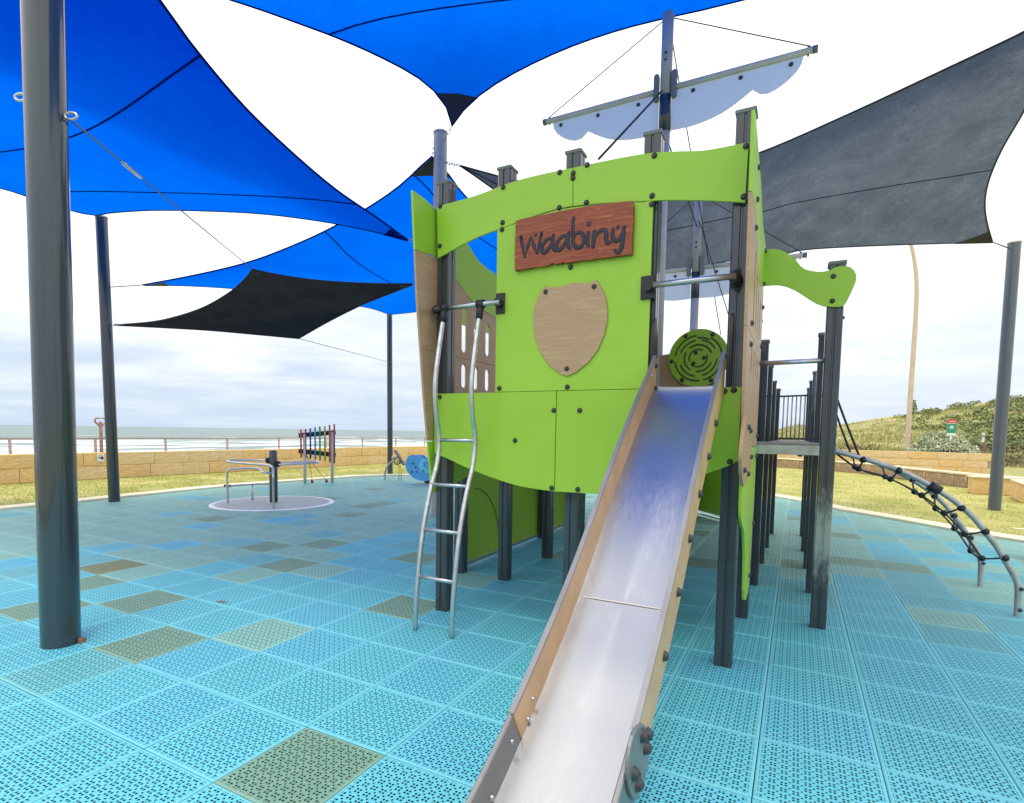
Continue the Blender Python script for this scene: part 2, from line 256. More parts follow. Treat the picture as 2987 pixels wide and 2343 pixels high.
# ------------------------------------------------------------------ geometry helpers
W = {}
def setp(o, label=None, cat=None, group=None, kind=None):
    for k, v in (('label', label), ('category', cat), ('group', group), ('kind', kind)):
        if v is not None: o[k] = v
    return o
def thing(name, loc, label, cat, group=None):
    o = bpy.data.objects.new(name, None); COL.objects.link(o); o.location = loc; o.empty_display_size = 0.2
    W[o] = Vector(loc); return setp(o, label, cat, group)
class MB:
    def __init__(s): s.v = []; s.f = []; s.sm = []
    def add(s, vs_, fs, smooth=False):
        b = len(s.v); s.v += [Vector(v) for v in vs_]; s.f += [tuple(i + b for i in f) for f in fs]; s.sm += [smooth] * len(fs); return s
    def box(s, lo, hi):
        x0, y0, z0 = lo; x1, y1, z1 = hi
        return s.add([(x0, y0, z0), (x1, y0, z0), (x1, y1, z0), (x0, y1, z0), (x0, y0, z1), (x1, y0, z1), (x1, y1, z1), (x0, y1, z1)],
                     [(0, 3, 2, 1), (4, 5, 6, 7), (0, 1, 5, 4), (1, 2, 6, 5), (2, 3, 7, 6), (3, 0, 4, 7)])
    def bar(s, a, b, w, h, up=(0, 0, 1)):
        a, b = Vector(a), Vector(b); d = (b - a).normalized(); u = Vector(up); sd_ = d.cross(u).normalized(); u = sd_.cross(d).normalized()
        vs_ = [p + sd_ * x * w / 2 + u * y * h / 2 for p in (a, b) for x, y in ((-1, -1), (1, -1), (1, 1), (-1, 1))]
        return s.add(vs_, [(0, 1, 2, 3), (7, 6, 5, 4), (0, 4, 5, 1), (1, 5, 6, 2), (2, 6, 7, 3), (3, 7, 4, 0)])
    def tube(s, pts, r, n=8, closed=False, cap=True, smooth=True, squash=None):
        pts = [Vector(p) for p in pts]; k = len(pts)
        rs = r if isinstance(r, (list, tuple)) else [r] * k
        tans = []
        for i in range(k):
            if closed: t_ = pts[(i + 1) % k] - pts[i - 1]
            else: t_ = pts[min(i + 1, k - 1)] - pts[max(i - 1, 0)]
            tans.append(t_.normalized())
        ref = Vector((0, 0, 1)) if abs(tans[0].z) < 0.9 else Vector((0, 1, 0))
        u = tans[0].cross(ref).normalized(); vs_ = []
        for i in range(k):
            u = (u - tans[i] * u.dot(tans[i]))
            u = u.normalized() if u.length > 1e-6 else tans[i].orthogonal().normalized()
            w = tans[i].cross(u)
            for j in range(n):
                a = 2 * math.pi * j / n; vs_.append(pts[i] + (u * math.cos(a) + w * math.sin(a)) * rs[i])
        if squash:
            ax, c0, f_ = squash
            for v in vs_: v[ax] = c0 + (v[ax] - c0) * f_
        fs = []
        for i in range(k if closed else k - 1):
            for j in range(n):
                a = i * n + j; b = i * n + (j + 1) % n; i2 = (i + 1) % k; fs.append((a, b, i2 * n + (j + 1) % n, i2 * n + j))
        s.add(vs_, fs, smooth)
        if cap and not closed:
            base = len(s.v) - len(vs_)
            s.f.append(tuple(base + j for j in reversed(range(n)))); s.sm.append(False)
            s.f.append(tuple(base + (k - 1) * n + j for j in range(n))); s.sm.append(False)
        return s
    def grid(s, rows, smooth=True):
        n = len(rows[0]); vs_ = [v for r_ in rows for v in r_]
        return s.add(vs_, [(i * n + j, i * n + j + 1, (i + 1) * n + j + 1, (i + 1) * n + j) for i in range(len(rows) - 1) for j in range(n - 1)], smooth)
    def sphere(s, c, r, n=8, m_=6, sc=(1, 1, 1)):
        c = Vector(c); vs_ = []; fs = []
        for i in range(m_ + 1):
            th = math.pi * i / m_
            for j in range(n):
                ph = 2 * math.pi * j / n; vs_.append(c + Vector((math.sin(th) * math.cos(ph) * sc[0], math.sin(th) * math.sin(ph) * sc[1], math.cos(th) * sc[2])) * r)
        for i in range(m_):
            for j in range(n): fs.append((i * n + j, (i + 1) * n + j, (i + 1) * n + (j + 1) % n, i * n + (j + 1) % n))
        return s.add(vs_, fs, True)
    def obj(s, name, mat, parent=None, label=None, kind=None, **kw):
        xs = [v.x for v in s.v]; ys = [v.y for v in s.v]; zs = [v.z for v in s.v]
        c = Vector(((min(xs) + max(xs)) / 2, (min(ys) + max(ys)) / 2, (min(zs) + max(zs)) / 2 if parent else min(zs)))
        me = bpy.data.meshes.new(name); me.from_pydata([v - c for v in s.v], [], s.f); me.update()
        for p, q_ in zip(me.polygons, s.sm): p.use_smooth = q_
        me.materials.append(mat if not isinstance(mat, str) else M[mat])
        o = bpy.data.objects.new(name, me); COL.objects.link(o); W[o] = c
        if parent: o.parent = parent; o.location = c - W[parent]
        else: o.location = c
        setp(o, label, kind=kind, **kw)
        return o
def smooth_pts(pts, n=6, closed=False):
    pts = [Vector(p) for p in pts]; k = len(pts); o = []
    for i in range(k if closed else k - 1):
        p1, p2 = pts[i], pts[(i + 1) % k]
        p0 = pts[i - 1] if (i > 0 or closed) else p1 * 2 - p2
        p3 = pts[(i + 2) % k] if (i + 2 < k or closed) else p2 * 2 - p1
        for j in range(n):
            t_ = j / n; o.append(0.5 * ((2 * p1) + (p2 - p0) * t_ + (2 * p0 - 5 * p1 + 4 * p2 - p3) * t_ * t_ + (3 * p1 - p0 - 3 * p2 + p3) * t_ ** 3))
    if not closed: o.append(pts[-1])
    return o
def plate(outline, plane, pos, thick, holes=(), ch=0.0018):
    """flat board: outline in (X,Z) for 'Y', (Y,Z) for 'X', (X,Y) for 'Z'; body from pos to pos+thick, edges chamfered"""
    loops = [[Vector((p[0], p[1])) for p in outline]] + [[Vector((p[0], p[1])) for p in h] for h in holes]
    def area(l): return sum(l[i].x * l[(i + 1) % len(l)].y - l[(i + 1) % len(l)].x * l[i].y for i in range(len(l))) / 2
    loops = [l if (area(l) > 0) == (i == 0) else l[::-1] for i, l in enumerate(loops)]
    def inset(l, d):
        r_ = []
        for i in range(len(l)):
            a = (l[i] - l[i - 1]); b = (l[(i + 1) % len(l)] - l[i])
            if a.length < 1e-7 or b.length < 1e-7: r_.append(l[i]); continue
            a.normalize(); b.normalize(); na = Vector((-a.y, a.x)); nb_ = Vector((-b.y, b.x)); nn = na + nb_
            r_.append(l[i] + (nn / max(nn.dot(na), 0.35)) * d if nn.length > 1e-6 else l[i])
        return r_
    inl = [inset(l, ch) for l in loops]
    def to3(p, d):
        return (p.x, pos + d, p.y) if plane == 'Y' else (pos + d, p.x, p.y) if plane == 'X' else (p.x, p.y, pos + d)
    tris = tessellate_polygon([[Vector((p.x, p.y, 0)) for p in l] for l in inl])
    flat_i = [p for l in inl for p in l]; n = len(flat_i); sg = 1 if thick > 0 else -1
    flat_o = [p for l in loops for p in l]
    vs_ = [to3(p, 0) for p in flat_i] + [to3(p, sg * ch) for p in flat_o] + [to3(p, thick - sg * ch) for p in flat_o] + [to3(p, thick) for p in flat_i]
    fs = [tuple(t_) for t_ in tris] + [tuple(3 * n + i for i in reversed(t_)) for t_ in tris]
    b = 0
    for l in loops:
        k = len(l)
        for i in range(k):
            a, c = b + i, b + (i + 1) % k
            for lay in range(3): fs.append((a + lay * n, c + lay * n, c + (lay + 1) * n, a + (lay + 1) * n))
        b += k
    mb = MB().add(vs_, fs)
    bm = bmesh.new(); bv = [bm.verts.new(v) for v in mb.v]
    for f_ in mb.f:
        try: bm.faces.new([bv[i] for i in f_])
        except ValueError: pass
    bmesh.ops.recalc_face_normals(bm, faces=bm.faces)
    mb.v = [v.co.copy() for v in bm.verts]; bm.verts.index_update()
    mb.f = [tuple(v.index for v in f_.verts) for f_ in bm.faces]; mb.sm = [False] * len(mb.f); bm.free()
    return mb
def circle2(c, r, n=24, sx=1, sy=1): return [(c[0] + r * sx * math.cos(2 * math.pi * i / n), c[1] + r * sy * math.sin(2 * math.pi * i / n)) for i in range(n)]
def pill(c, w, h, n=6):
    r_ = w / 2; o = []
    for i in range(n + 1): a = math.pi * i / n; o.append((c[0] + r_ * math.cos(a), c[1] + h / 2 - r_ + r_ * math.sin(a)))
    for i in range(n + 1): a = math.pi + math.pi * i / n; o.append((c[0] + r_ * math.cos(a), c[1] - h / 2 + r_ + r_ * math.sin(a)))
    return o
_bolt = MB(); _rows = []
for i, (rr, zz_) in enumerate([(1.15, 0), (1.15, 0.16), (1.0, 0.22), (0.97, 0.5), (0.75, 0.84), (0.36, 1.0), (0.30, 0.86)]):
    _rows.append([(rr * math.cos(2 * math.pi * j / 10), rr * math.sin(2 * math.pi * j / 10), zz_) for j in range(11)])
_bolt.grid(_rows); _bolt.add([(0.30 * math.cos(2 * math.pi * j / 6), 0.30 * math.sin(2 * math.pi * j / 6), 0.86) for j in range(6)], [(0, 1, 2, 3, 4, 5)])
BOLT = bpy.data.meshes.new('bolt'); BOLT.from_pydata([tuple(v) for v in _bolt.v], [], _bolt.f)
for p in BOLT.polygons: p.use_smooth = True
BOLT.materials.append(M['bolt'])
BOLT_S = BOLT.copy(); BOLT_S.materials[0] = M['steel']
def bolt(pos, nrm, parent, r=0.0165, mesh=None, name='bolt'):
    o = bpy.data.objects.new(name, mesh or BOLT); COL.objects.link(o); o.parent = parent
    o.location = Vector(pos) - W[parent]; o.rotation_euler = Vector(nrm).to_track_quat('Z', 'Y').to_euler(); o.scale = (r, r, r); W[o] = Vector(pos); return o

# ------------------------------------------------------------------ ground, lawn, kerb
KERB = [(-12.3, -6, 0), (-12.25, 0, 0), (-12.28, 4.4, 0), (-12.5, 6.6, 0), (-12.75, 9.2, 0), (-12.45, 12.2, 0), (-12.0, 13.95, 0), (-11.1, 14.75, 0), (-8.5, 15.9, 0), (-5, 16.5, 0), (-2.2, 16.1, 0),
        (-0.40, 14.97, 0), (0.68, 13.3, 0), (1.80, 11.97, 0), (2.47, 11.1, 0), (3.1, 10.5, 0), (5.2, 8.6, 0), (7.5, 4.5, 0), (8.2, 0, 0), (8.2, -6, 0)]
kerb = smooth_pts(KERB, 5)
def offset_path(path, d):
    o = []
    for i, p in enumerate(path):
        t_ = (path[min(i + 1, len(path) - 1)] - path[max(i - 1, 0)]).normalized(); o.append(p + Vector((-t_.y, t_.x, 0)) * d)
    return o
kin, kout = kerb, offset_path(kerb, 0.38)
mb = MB(); mb.grid([[p + Vector((0, 0, -0.05)) for p in kin], [p + Vector((0, 0, 0.028)) for p in kin], [p + Vector((0, 0, 0.036)) for p in offset_path(kerb, 0.008)], [p + Vector((0, 0, 0.036)) for p in kout], [p + Vector((0, 0, -0.05)) for p in kout]], False)
mb.obj('kerb', 'concrete', kind='structure', label='pale concrete edging strip curving round the blue tiles', category=None) if False else setp(mb.obj('kerb', 'concrete'), kind='structure')

def inside(x, y, poly):
    c = False; n = len(poly); j = n - 1
    for i in range(n):
        if (poly[i][1] > y) != (poly[j][1] > y) and x < (poly[j][0] - poly[i][0]) * (y - poly[i][1]) / (poly[j][1] - poly[i][1]) + poly[i][0]: c = not c
        j = i
    return c
kpoly = [(p.x, p.y) for p in kerb]
surf = plate(kpoly, 'Z', -0.045, -0.1, ch=0.001).obj('playground_surface', 'subbase', kind='structure')

# tiles
def tile_mesh():
    h = PITCH / 2 - 0.0022; c = 0.006; d = 0.0035; z0 = -0.043
    lv = [(h, z0), (h, -d), (h - c, 0)]
    vs_ = [(sx * a, sy * a, z_) for a, z_ in lv for sx, sy in ((-1, -1), (1, -1), (1, 1), (-1, 1))]
    fs = [(8, 9, 10, 11)]
    for l in (0, 4):
        for i in range(4): fs.append((l + i, l + (i + 1) % 4, l + 4 + (i + 1) % 4, l + 4 + i))
    return vs_, fs
tv, tf = tile_mesh()
TM = []
for mt in TILE:
    me = bpy.data.meshes.new('tile'); me.from_pydata(tv, [], tf); me.materials.append(mt); TM.append(me)
def tid(x, y): return (math.floor((x - X0) / PITCH), math.floor((y - Y0) / PITCH))
special = {}
for p in [(-1.914, 1.693), (-3.926, 2.173), (-2.951, 3.721), (-4.923, 4.255), (-5.382, 2.079), (-4.9, 2.62), (-5.394, 5.277), (-3.997, 5.26), (-6.086, 4.669), (-5.9, 2.6), (-8.4, 5.6), (-4.6, 8.1), (-0.9, 6.9), (0.75, 7.6), (1.3, 7.6), (-6.9, 7.2)]: special[tid(*p)] = 3
special[tid(-6.362, 3.207)] = 5; special[tid(0.3, 6.3)] = 2
for p in [(-7.006, 4.201), (-7.648, 6.425), (-7.554, 2.73)]: special[tid(*p)] = 6
cells = []
cp = Vector((0, 0, 1.5))
for i in range(-22, 24):
    for j in range(-10, 31):
        x = X0 + (i + 0.5) * PITCH; y = Y0 + (j + 0.5) * PITCH
        cn = [(x - 0.25, y - 0.25), (x + 0.25, y - 0.25), (x + 0.25, y + 0.25), (x - 0.25, y + 0.25)]
        if not all(inside(a, b, kpoly) for a, b in cn):
            continue
        v = Vector((x, y, 0)) - cp; dep = v.dot(fw)
        if (Vector((x, y)) - Vector((-9.25, 7.57))).length > 1.6 or True:
            vis = dep > 0.5 and -0.62 - 0.5 / dep < ((v.dot(rt) / dep) * 0.5378) * 1.0 / 0.5 * 0.5 < 0.62 + 0.5 / dep and y > 0.9
            if dep > 0.3: sx_ = v.dot(rt) / dep; sy_ = v.dot(dn) / dep; vis = -1.02 < sx_ < 1.03 and sy_ < 0.75
            cells.append((not vis, v.length, i, j, x, y))
cells.sort()
def tile_kind(i, j, x, y):
    if (i, j) in special: return special[(i, j)]
    r_ = random.random(); d = math.hypot(x + 1.5, y - 1.5); n_ = noise.noise(Vector((x * 0.35, y * 0.35, 3)))
    if x > 0.3: g_ = (d - 5.2) / 2.6
    else: g_ = (d - 4.2) / 2.2
    g_ += n_ * 1.2
    if random.random() < max(0.0, min(0.94, g_)): return 4 if r_ < 0.93 else (3 if r_ < 0.96 else 2)
    if d > 4.5: return 0 if r_ < 0.5 else 2
    return 0 if r_ < 0.74 else 1 if r_ < 0.965 else 2 if r_ < 0.985 else 4
rest = {k: MB() for k in range(7)}
cnt = 0
for inv, dl, i, j, x, y in cells:
    k = tile_kind(i, j, x, y)
    dz = random.uniform(-0.0012, 0.0012)
    if cnt < 300 and not inv:
        o = bpy.data.objects.new('tile', TM[k]); COL.objects.link(o); o.parent = surf; o.location = Vector((x, y, dz)) - W[surf]; cnt += 1
        o.rotation_euler = (0, 0, random.gauss(0, 0.0012))
    else:
        rest[k].add([(x + a, y + b, c + dz) for a, b, c in tv], tf)
allm = MB(); mats_used = []; idx = []
for k, r_ in rest.items():
    if r_.f: allm.add(r_.v, r_.f); idx += [k] * len(r_.f)
# border pieces cut to the curved kerb
o = allm.obj('far_tiles', TILE[0], surf, kind='stuff')
for k in range(1, 7): o.data.materials.append(TILE[k])
o.data.polygons.foreach_set('material_index', idx)
edge_m = plate([(p.x, p.y) for p in offset_path(kerb, -0.004)], 'Z', -0.012, -0.02, ch=0.001)
edge_m.obj('cut_edge_tiles', TILE[4], surf, kind='stuff') if False else None
em = MB(); inner = offset_path(kerb, -0.62)
em.grid([[p + Vector((0, 0, -0.008)) for p in offset_path(kerb, -0.006)], [p + Vector((0, 0, -0.008)) for p in inner]], False)
em.obj('cut_edge_tiles', TILE[4], surf, kind='stuff')

# terrain
def ground_h(x, y):
    dy = y - 34 + max(0, (2 - x)) * 0.15
    t_ = max(0.0, min(1.0, dy / 50.0)); t_ = t_ * t_ * (3 - 2 * t_)
    side_ = max(0.0, min(1.0, (x + 8) / 8.0)); t_ *= side_
    far = 2.2 * t_ + max(0, min(3.6, (x - 4) * 0.17)) * t_
    nn = noise.fractal(Vector((x * 0.06, y * 0.06, 1)), 1.0, 2.0, 4) * 0.7 * t_
    base = -0.12 + (0.72 if y > 31 else 0.0) * max(0, min(1, (y - 31) / 1.5)) * side_
    z_ = base + far + nn
    if x < -17: z_ += -3.6 * min(1.0, (-17 - x) / 25.0)
    elif y > 32 and x < -8: z_ -= 3.6 * min(1.0, (-8 - x) / 9.0) * min(1.0, (y - 32) / 10.0)
    return z_
tb = MB(); xs_ = [-70 + 2.2 * i for i in range(110)]; ys_ = [-70 + 2.0 * i for i in range(120)]
tb.grid([[(x, y, ground_h(x, y)) for x in xs_] for y in ys_], True)
M['dune'] = material('dune_grass_ground', (0.50, 0.40, 0.16), (0.30, 0.30, 0.11), scale=0.35, stretch=(1, 1, 1), detail=12, rough=0.95, bump=0.12, bscale=3.0, third=(0.56, 0.47, 0.24), lo=0.35, hi=0.66)
setp(tb.obj('dunes', 'dune'), kind='structure')

M['lawn'] = material('dry_lawn', (0.31, 0.32, 0.06), (0.42, 0.40, 0.11), scale=0.8, stretch=(1, 1, 1), detail=12, rough=0.95, bump=0.03, bscale=25.0, third=(0.54, 0.47, 0.17), lo=0.34, hi=0.66)
_t = M['lawn'].node_tree; 
WALL = [(-17.95, -8, 0), (-17.75, 0, 0), (-17.55, 6, 0), (-17.25, 10, 0), (-16.85, 14, 0), (-16.55, 18, 0), (-16.2, 21.5, 0), (-14.8, 25.2, 0), (-11.8, 28.4, 0), (-7, 30.2, 0), (0, 30.7, 0), (3, 30.5, 0), (7.6, 29.6, 0)]
wpath = smooth_pts(WALL, 12)
lawn_out = [(p.x, p.y) for p in offset_path(wpath, 0.1)] + [(16, 28), (16, -8)]
setp(plate([(x, y) for x, y in lawn_out], 'Z', -0.006, -0.04, holes=[[(p.x, p.y) for p in offset_path(kerb, 0.35)]], ch=0.001).obj('lawn', 'lawn'), kind='structure')
# short grass blades standing in the lawn
gm = MB(); kop = [(p.x, p.y) for p in offset_path(kerb, 0.38)]
def blade(x, y, h_):
    a = random.uniform(0, math.pi); w_ = random.uniform(0.004, 0.008); lx, ly = random.gauss(0, 0.016), random.gauss(0, 0.016)
    dx, dy = math.cos(a) * w_, math.sin(a) * w_
    gm.add([(x - dx, y - dy, -0.006), (x + dx, y + dy, -0.006), (x + lx, y + ly, h_)], [(0, 1, 2)])
wp2 = [(p.x, p.y) for p in offset_path(wpath, 0.02)] + [(16, 28), (16, -8)]
n_ = 0
while n_ < 90000:
    if random.random() < 0.55: x, y = random.uniform(-17.6, -11), random.uniform(1, 22)
    else: x, y = random.uniform(-4, 8), random.uniform(9, 30)
    if inside(x, y, kop) or not inside(x, y, wp2): n_ += 1; continue
    if noise.noise(Vector((x * 1.2, y * 1.2, 0))) < -0.25 and random.random() < 0.7: n_ += 1; continue
    blade(x, y, random.uniform(0.015, 0.036)); n_ += 1
M['blade'] = material('grass_blades', (0.33, 0.34, 0.055), (0.52, 0.46, 0.15), scale=0.7, detail=6, rough=0.8)
setp(gm.obj('grass', 'blade'), kind='stuff', label='short dry green grass blades of the lawn')

# sea: gently rolling sheet with rows of breakers, foam in patches
def sea_mat():
    m = bpy.data.materials.new('sea_water'); m.use_nodes = True; t = m.node_tree; p = t.nodes['Principled BSDF']
    g = node(t, 'ShaderNodeNewGeometry')
    sp = node(t, 'ShaderNodeSeparateXYZ', {0: g.outputs['Position']})
    mp = node(t, 'ShaderNodeMapping', {'Vector': g.outputs['Position'], 'Scale': (0.11, 0.016, 1)})
    w = node(t, 'ShaderNodeTexNoise', {'Vector': mp.outputs[0], 'Scale': 1.0, 'Detail': 8.0, 'Roughness': 0.62, 'Distortion': 1.2})
    near = node(t, 'ShaderNodeMapRange', {0: sp.outputs[0], 1: -300.0, 2: -102.0, 3: -0.12, 4: 0.085}).outputs[0]
    fz = math_n(t, 'ADD', w.outputs['Fac'], near)
    foam = node(t, 'ShaderNodeMapRange', {0: fz, 1: 0.54, 2: 0.60, 3: 0.0, 4: 1.0}).outputs[0]
    tone = node(t, 'ShaderNodeTexNoise', {'Vector': node(t, 'ShaderNodeMapping', {'Vector': g.outputs['Position'], 'Scale': (0.02, 0.004, 1)}).outputs[0], 'Scale': 1.0, 'Detail': 6.0})
    wc = ramp(t, tone.outputs['Fac'], [(0.35, (0.145, 0.20, 0.20)), (0.65, (0.215, 0.27, 0.265))])
    t.links.new(mixc(t, foam, wc, (0.86, 0.87, 0.87)), p.inputs['Base Color'])
    t.links.new(node(t, 'ShaderNodeMapRange', {0: foam, 1: 0.0, 2: 1.0, 3: 0.5, 4: 0.9}).outputs[0], p.inputs['Roughness'])
    p.inputs['Specular IOR Level'].default_value = 0.12
    mb_ = node(t, 'ShaderNodeMapping', {'Vector': g.outputs['Position'], 'Scale': (0.5, 0.12, 1)})
    nb = node(t, 'ShaderNodeTexNoise', {'Vector': mb_.outputs[0], 'Scale': 1.0, 'Detail': 6.0})
    t.links.new(node(t, 'ShaderNodeBump', {'Height': nb.outputs['Fac'], 'Distance': 0.7}).outputs[0], p.inputs['Normal'])
    return m
M['sea'] = sea_mat()
sb = MB()
xs2 = [-60 - 2.5 * i for i in range(90)] + [-285 - 12 * 1.2 ** i for i in range(1, 38)]
ys2 = [-2500, -1500, -900, -500, -300] + [-200 + 9 * i for i in range(90)] + [700, 1000, 1600, 2600, 4200, 7000]
def wave(x, y):
    if x < -300: return -3.0
    crest = 0
    for cx_, a_ in ((-112, 0.75), (-128, 0.55), (-150, 0.8), (-176, 0.5), (-205, 0.5)):
        c_ = cx_ + 7 * math.sin(y * 0.013 + cx_) + 3 * math.sin(y * 0.041 + cx_ * 2)
        d_ = x - c_; crest += a_ * math.exp(-(d_ / (3.5 if d_ > 0 else 9)) ** 2) * (0.65 + 0.5 * math.sin(y * 0.02 + cx_ * 1.7))
    return -3.0 + crest + 0.12 * noise.noise(Vector((x * 0.15, y * 0.05, 0)))
sb.grid([[(x, y, wave(x, y)) for x in xs2] for y in ys2], True)
setp(sb.obj('sea', 'sea'), kind='structure')

# ------------------------------------------------------------------ limestone walls
def arc(path):
    L = [0]
    for a, b in zip(path, path[1:]): L.append(L[-1] + (b - a).length)
    return L
def at_len(path, L, s_):
    s_ = max(0, min(s_, L[-1] - 1e-4))
    for i in range(len(L) - 1):
        if L[i + 1] >= s_: break
    t_ = (s_ - L[i]) / (L[i + 1] - L[i]); return path[i].lerp(path[i + 1], t_), (path[i + 1] - path[i]).normalized()
def block_meshes(matname, sx, sy, sz, n=4):
    r_ = []
    for k in range(n):
        c = 0.012; vs_ = []; 
        for zl, ins in ((0, 0.0), (1, 0.0)):
            pass
        hx, hy, hz = sx / 2, sy / 2, sz / 2
        j = lambda a: random.uniform(-a, a)
        ring = lambda x, y, z_: [(-x + j(.006), -y + j(.006), z_), (x + j(.006), -y + j(.006), z_), (x + j(.006), y, z_), (-x + j(.006), y, z_)]
        vs_ = ring(hx - c, hy - c, -hz) + ring(hx, hy, -hz + c) + ring(hx, hy, hz - c) + ring(hx - c, hy - c, hz)
        fs = [(3, 2, 1, 0), (12, 13, 14, 15)]
        for l in (0, 4, 8):
            for i in range(4): fs.append((l + i, l + (i + 1) % 4, l + 4 + (i + 1) % 4, l + 4 + i))
        me = bpy.data.meshes.new('block'); me.from_pydata(vs_, [], fs); me.materials.append(M[matname]); r_.append(me)
    return r_
def put_block(me, parent, pos, tan, sx=1.0, sz=1.0, name='block'):
    o = bpy.data.objects.new(name, me); COL.objects.link(o); o.parent = parent; o.location = Vector(pos) - W[parent]
    o.rotation_euler = (random.gauss(0, .004), random.gauss(0, .003), math.atan2(tan.y, tan.x)); o.scale = (sx, 1, sz); return o
def build_wall(root, path, s0, s1, zb, courses, ch, L, thick, meshes, gap=0.014, zfun=None):
    LL = arc(path)
    core = MB(); a_ = []; k = max(8, int((s1 - s0) / 0.5))
    for i in range(k + 1): a_.append(at_len(path, LL, s0 + (s1 - s0) * i / k))
    zt = [(zfun(s0 + (s1 - s0) * i / k) if zfun else 0) for i in range(k + 1)]
    row = lambda off, z_: [p + Vector((-t_.y, t_.x, 0)) * off + Vector((0, 0, z_ + dz_)) for (p, t_), dz_ in zip(a_, zt)]
    hh = thick / 2 - 0.02; top = zb + courses * ch - 0.02
    core.grid([row(-hh, zb - .1), row(-hh, top), row(hh, top), row(hh, zb - .1)], False); core.obj('mortar', 'mortar', root)
    for c in range(courses):
        s_ = s0 - (L * 0.5 if c % 2 else 0.0) + random.uniform(0, .2)
        while s_ < s1 - 0.15:
            l_ = L * random.uniform(0.82, 1.12); a0 = max(s_, s0); b0 = min(s_ + l_, s1)
            if b0 - a0 > 0.2:
                p, t_ = at_len(path, LL, (a0 + b0) / 2)
                dz_ = zfun((a0 + b0) / 2) if zfun else 0
                put_block(random.choice(meshes), root, (p.x, p.y, zb + (c + .5) * ch + dz_), t_, (b0 - a0 - gap) / L, 1.0)
            s_ += l_
bl_a = block_meshes('limestone', 1.0, 0.30, 0.366, 3) + block_meshes('limestone2', 1.0, 0.30, 0.366, 2)
LW = arc(wpath)
def s_at(pt):
    best = min(range(len(wpath)), key=lambda i: (wpath[i] - Vector(pt)).length); return LW[best]
sA = s_at((-16.2, 21.5, 0)); sB = s_at((-1, 30.65, 0))
sea_wall = thing('limestone_wall', (-17.2, 10, 0), 'long honey limestone block wall between the lawn and the sea', 'wall')
build_wall(sea_wall, offset_path(wpath, 0.15), 3.0, sB - 0.3, 0.0, 2, 0.374, 1.0, 0.30, bl_a)
back_wall = thing('limestone_wall', (3.5, 30.5, 0), 'tall limestone wall below the dunes behind the curved seat wall', 'wall')
bl_b = block_meshes('limestone2', 0.95, 0.30, 0.30, 3) + block_meshes('limestone', 0.95, 0.30, 0.30, 2)
build_wall(back_wall, offset_path(wpath, 0.15), sB, LW[-1] - 0.05, 0.0, 3, 0.307, 0.95, 0.30, bl_b, zfun=lambda s_: -0.03)
low = smooth_pts([(-4.5, 30.0, 0), (-1.5, 29.9, 0), (0.2, 29.0, 0), (1.7, 28.0, 0), (2.9, 26.4, 0), (3.6, 24.3, 0), (4.3, 22.7, 0), (5.0, 21.2, 0), (6.0, 19.9, 0)], 8)
seat_wall = thing('seat_wall', (2.9, 26.4, 0), 'low curved limestone seat wall with a pale capping on the lawn', 'low wall')
bl_c = block_meshes('limestone3', 0.62, 0.32, 0.37, 4)
build_wall(seat_wall, low, 0.1, arc(low)[-1] - 0.1, 0.0, 1, 0.378, 0.62, 0.32, bl_c)
cap_m = block_meshes('capping', 1.2, 0.42, 0.06, 2); LL = arc(low); s_ = 0.0
while s_ < LL[-1] - 0.3:
    p, t_ = at_len(low, LL, s_ + 0.6); put_block(random.choice(cap_m), seat_wall, (p.x, p.y, 0.412), t_, 1.0, 1.0, 'capping_slab'); s_ += 1.205
def seat_block(loc, sx, sy, h_, ang, label):
    r_ = thing('seat_block', loc, label, 'seat block'); r_.rotation_euler = (0, 0, ang)
    me = block_meshes('limestone', sx, sy, h_, 1)[0]; o = bpy.data.objects.new('block', me); COL.objects.link(o); o.parent = r_; o.location = (0, 0, h_ / 2)
    me = block_meshes('capping', sx + .06, sy + .06, 0.05, 1)[0]; o = bpy.data.objects.new('capping_slab', me); COL.objects.link(o); o.parent = r_; o.location = (0, 0, h_ + 0.026)
seat_block((4.95, 19.5, 0), 1.25, 0.45, 0.43, 0.05, 'pale limestone seat block left of the right shade pole by the seat wall end')
seat_block((5.15, 17.9, 0), 0.55, 1.5, 0.43, -0.12, 'darker limestone seat block partly hidden behind the right shade pole')

# path beyond the right pole, kerb piece on the lawn
pm = MB(); pth = smooth_pts([(5.8, 21.5, 0), (9, 22.5, 0), (14, 22.8, 0), (24, 22, 0)], 6)
pm.grid([[p + Vector((0, 0, 0.004)) for p in offset_path(pth, 1.1)], [p + Vector((0, 0, 0.004)) for p in offset_path(pth, -0.6)]], False)
setp(pm.obj('footpath', 'path'), kind='structure')
pm = MB().bar((3.28, 12.1, 0.0), (6.5, 12.0, 0.0), 0.10, 0.03)
setp(pm.obj('lawn_edging', 'concrete'), kind='structure')

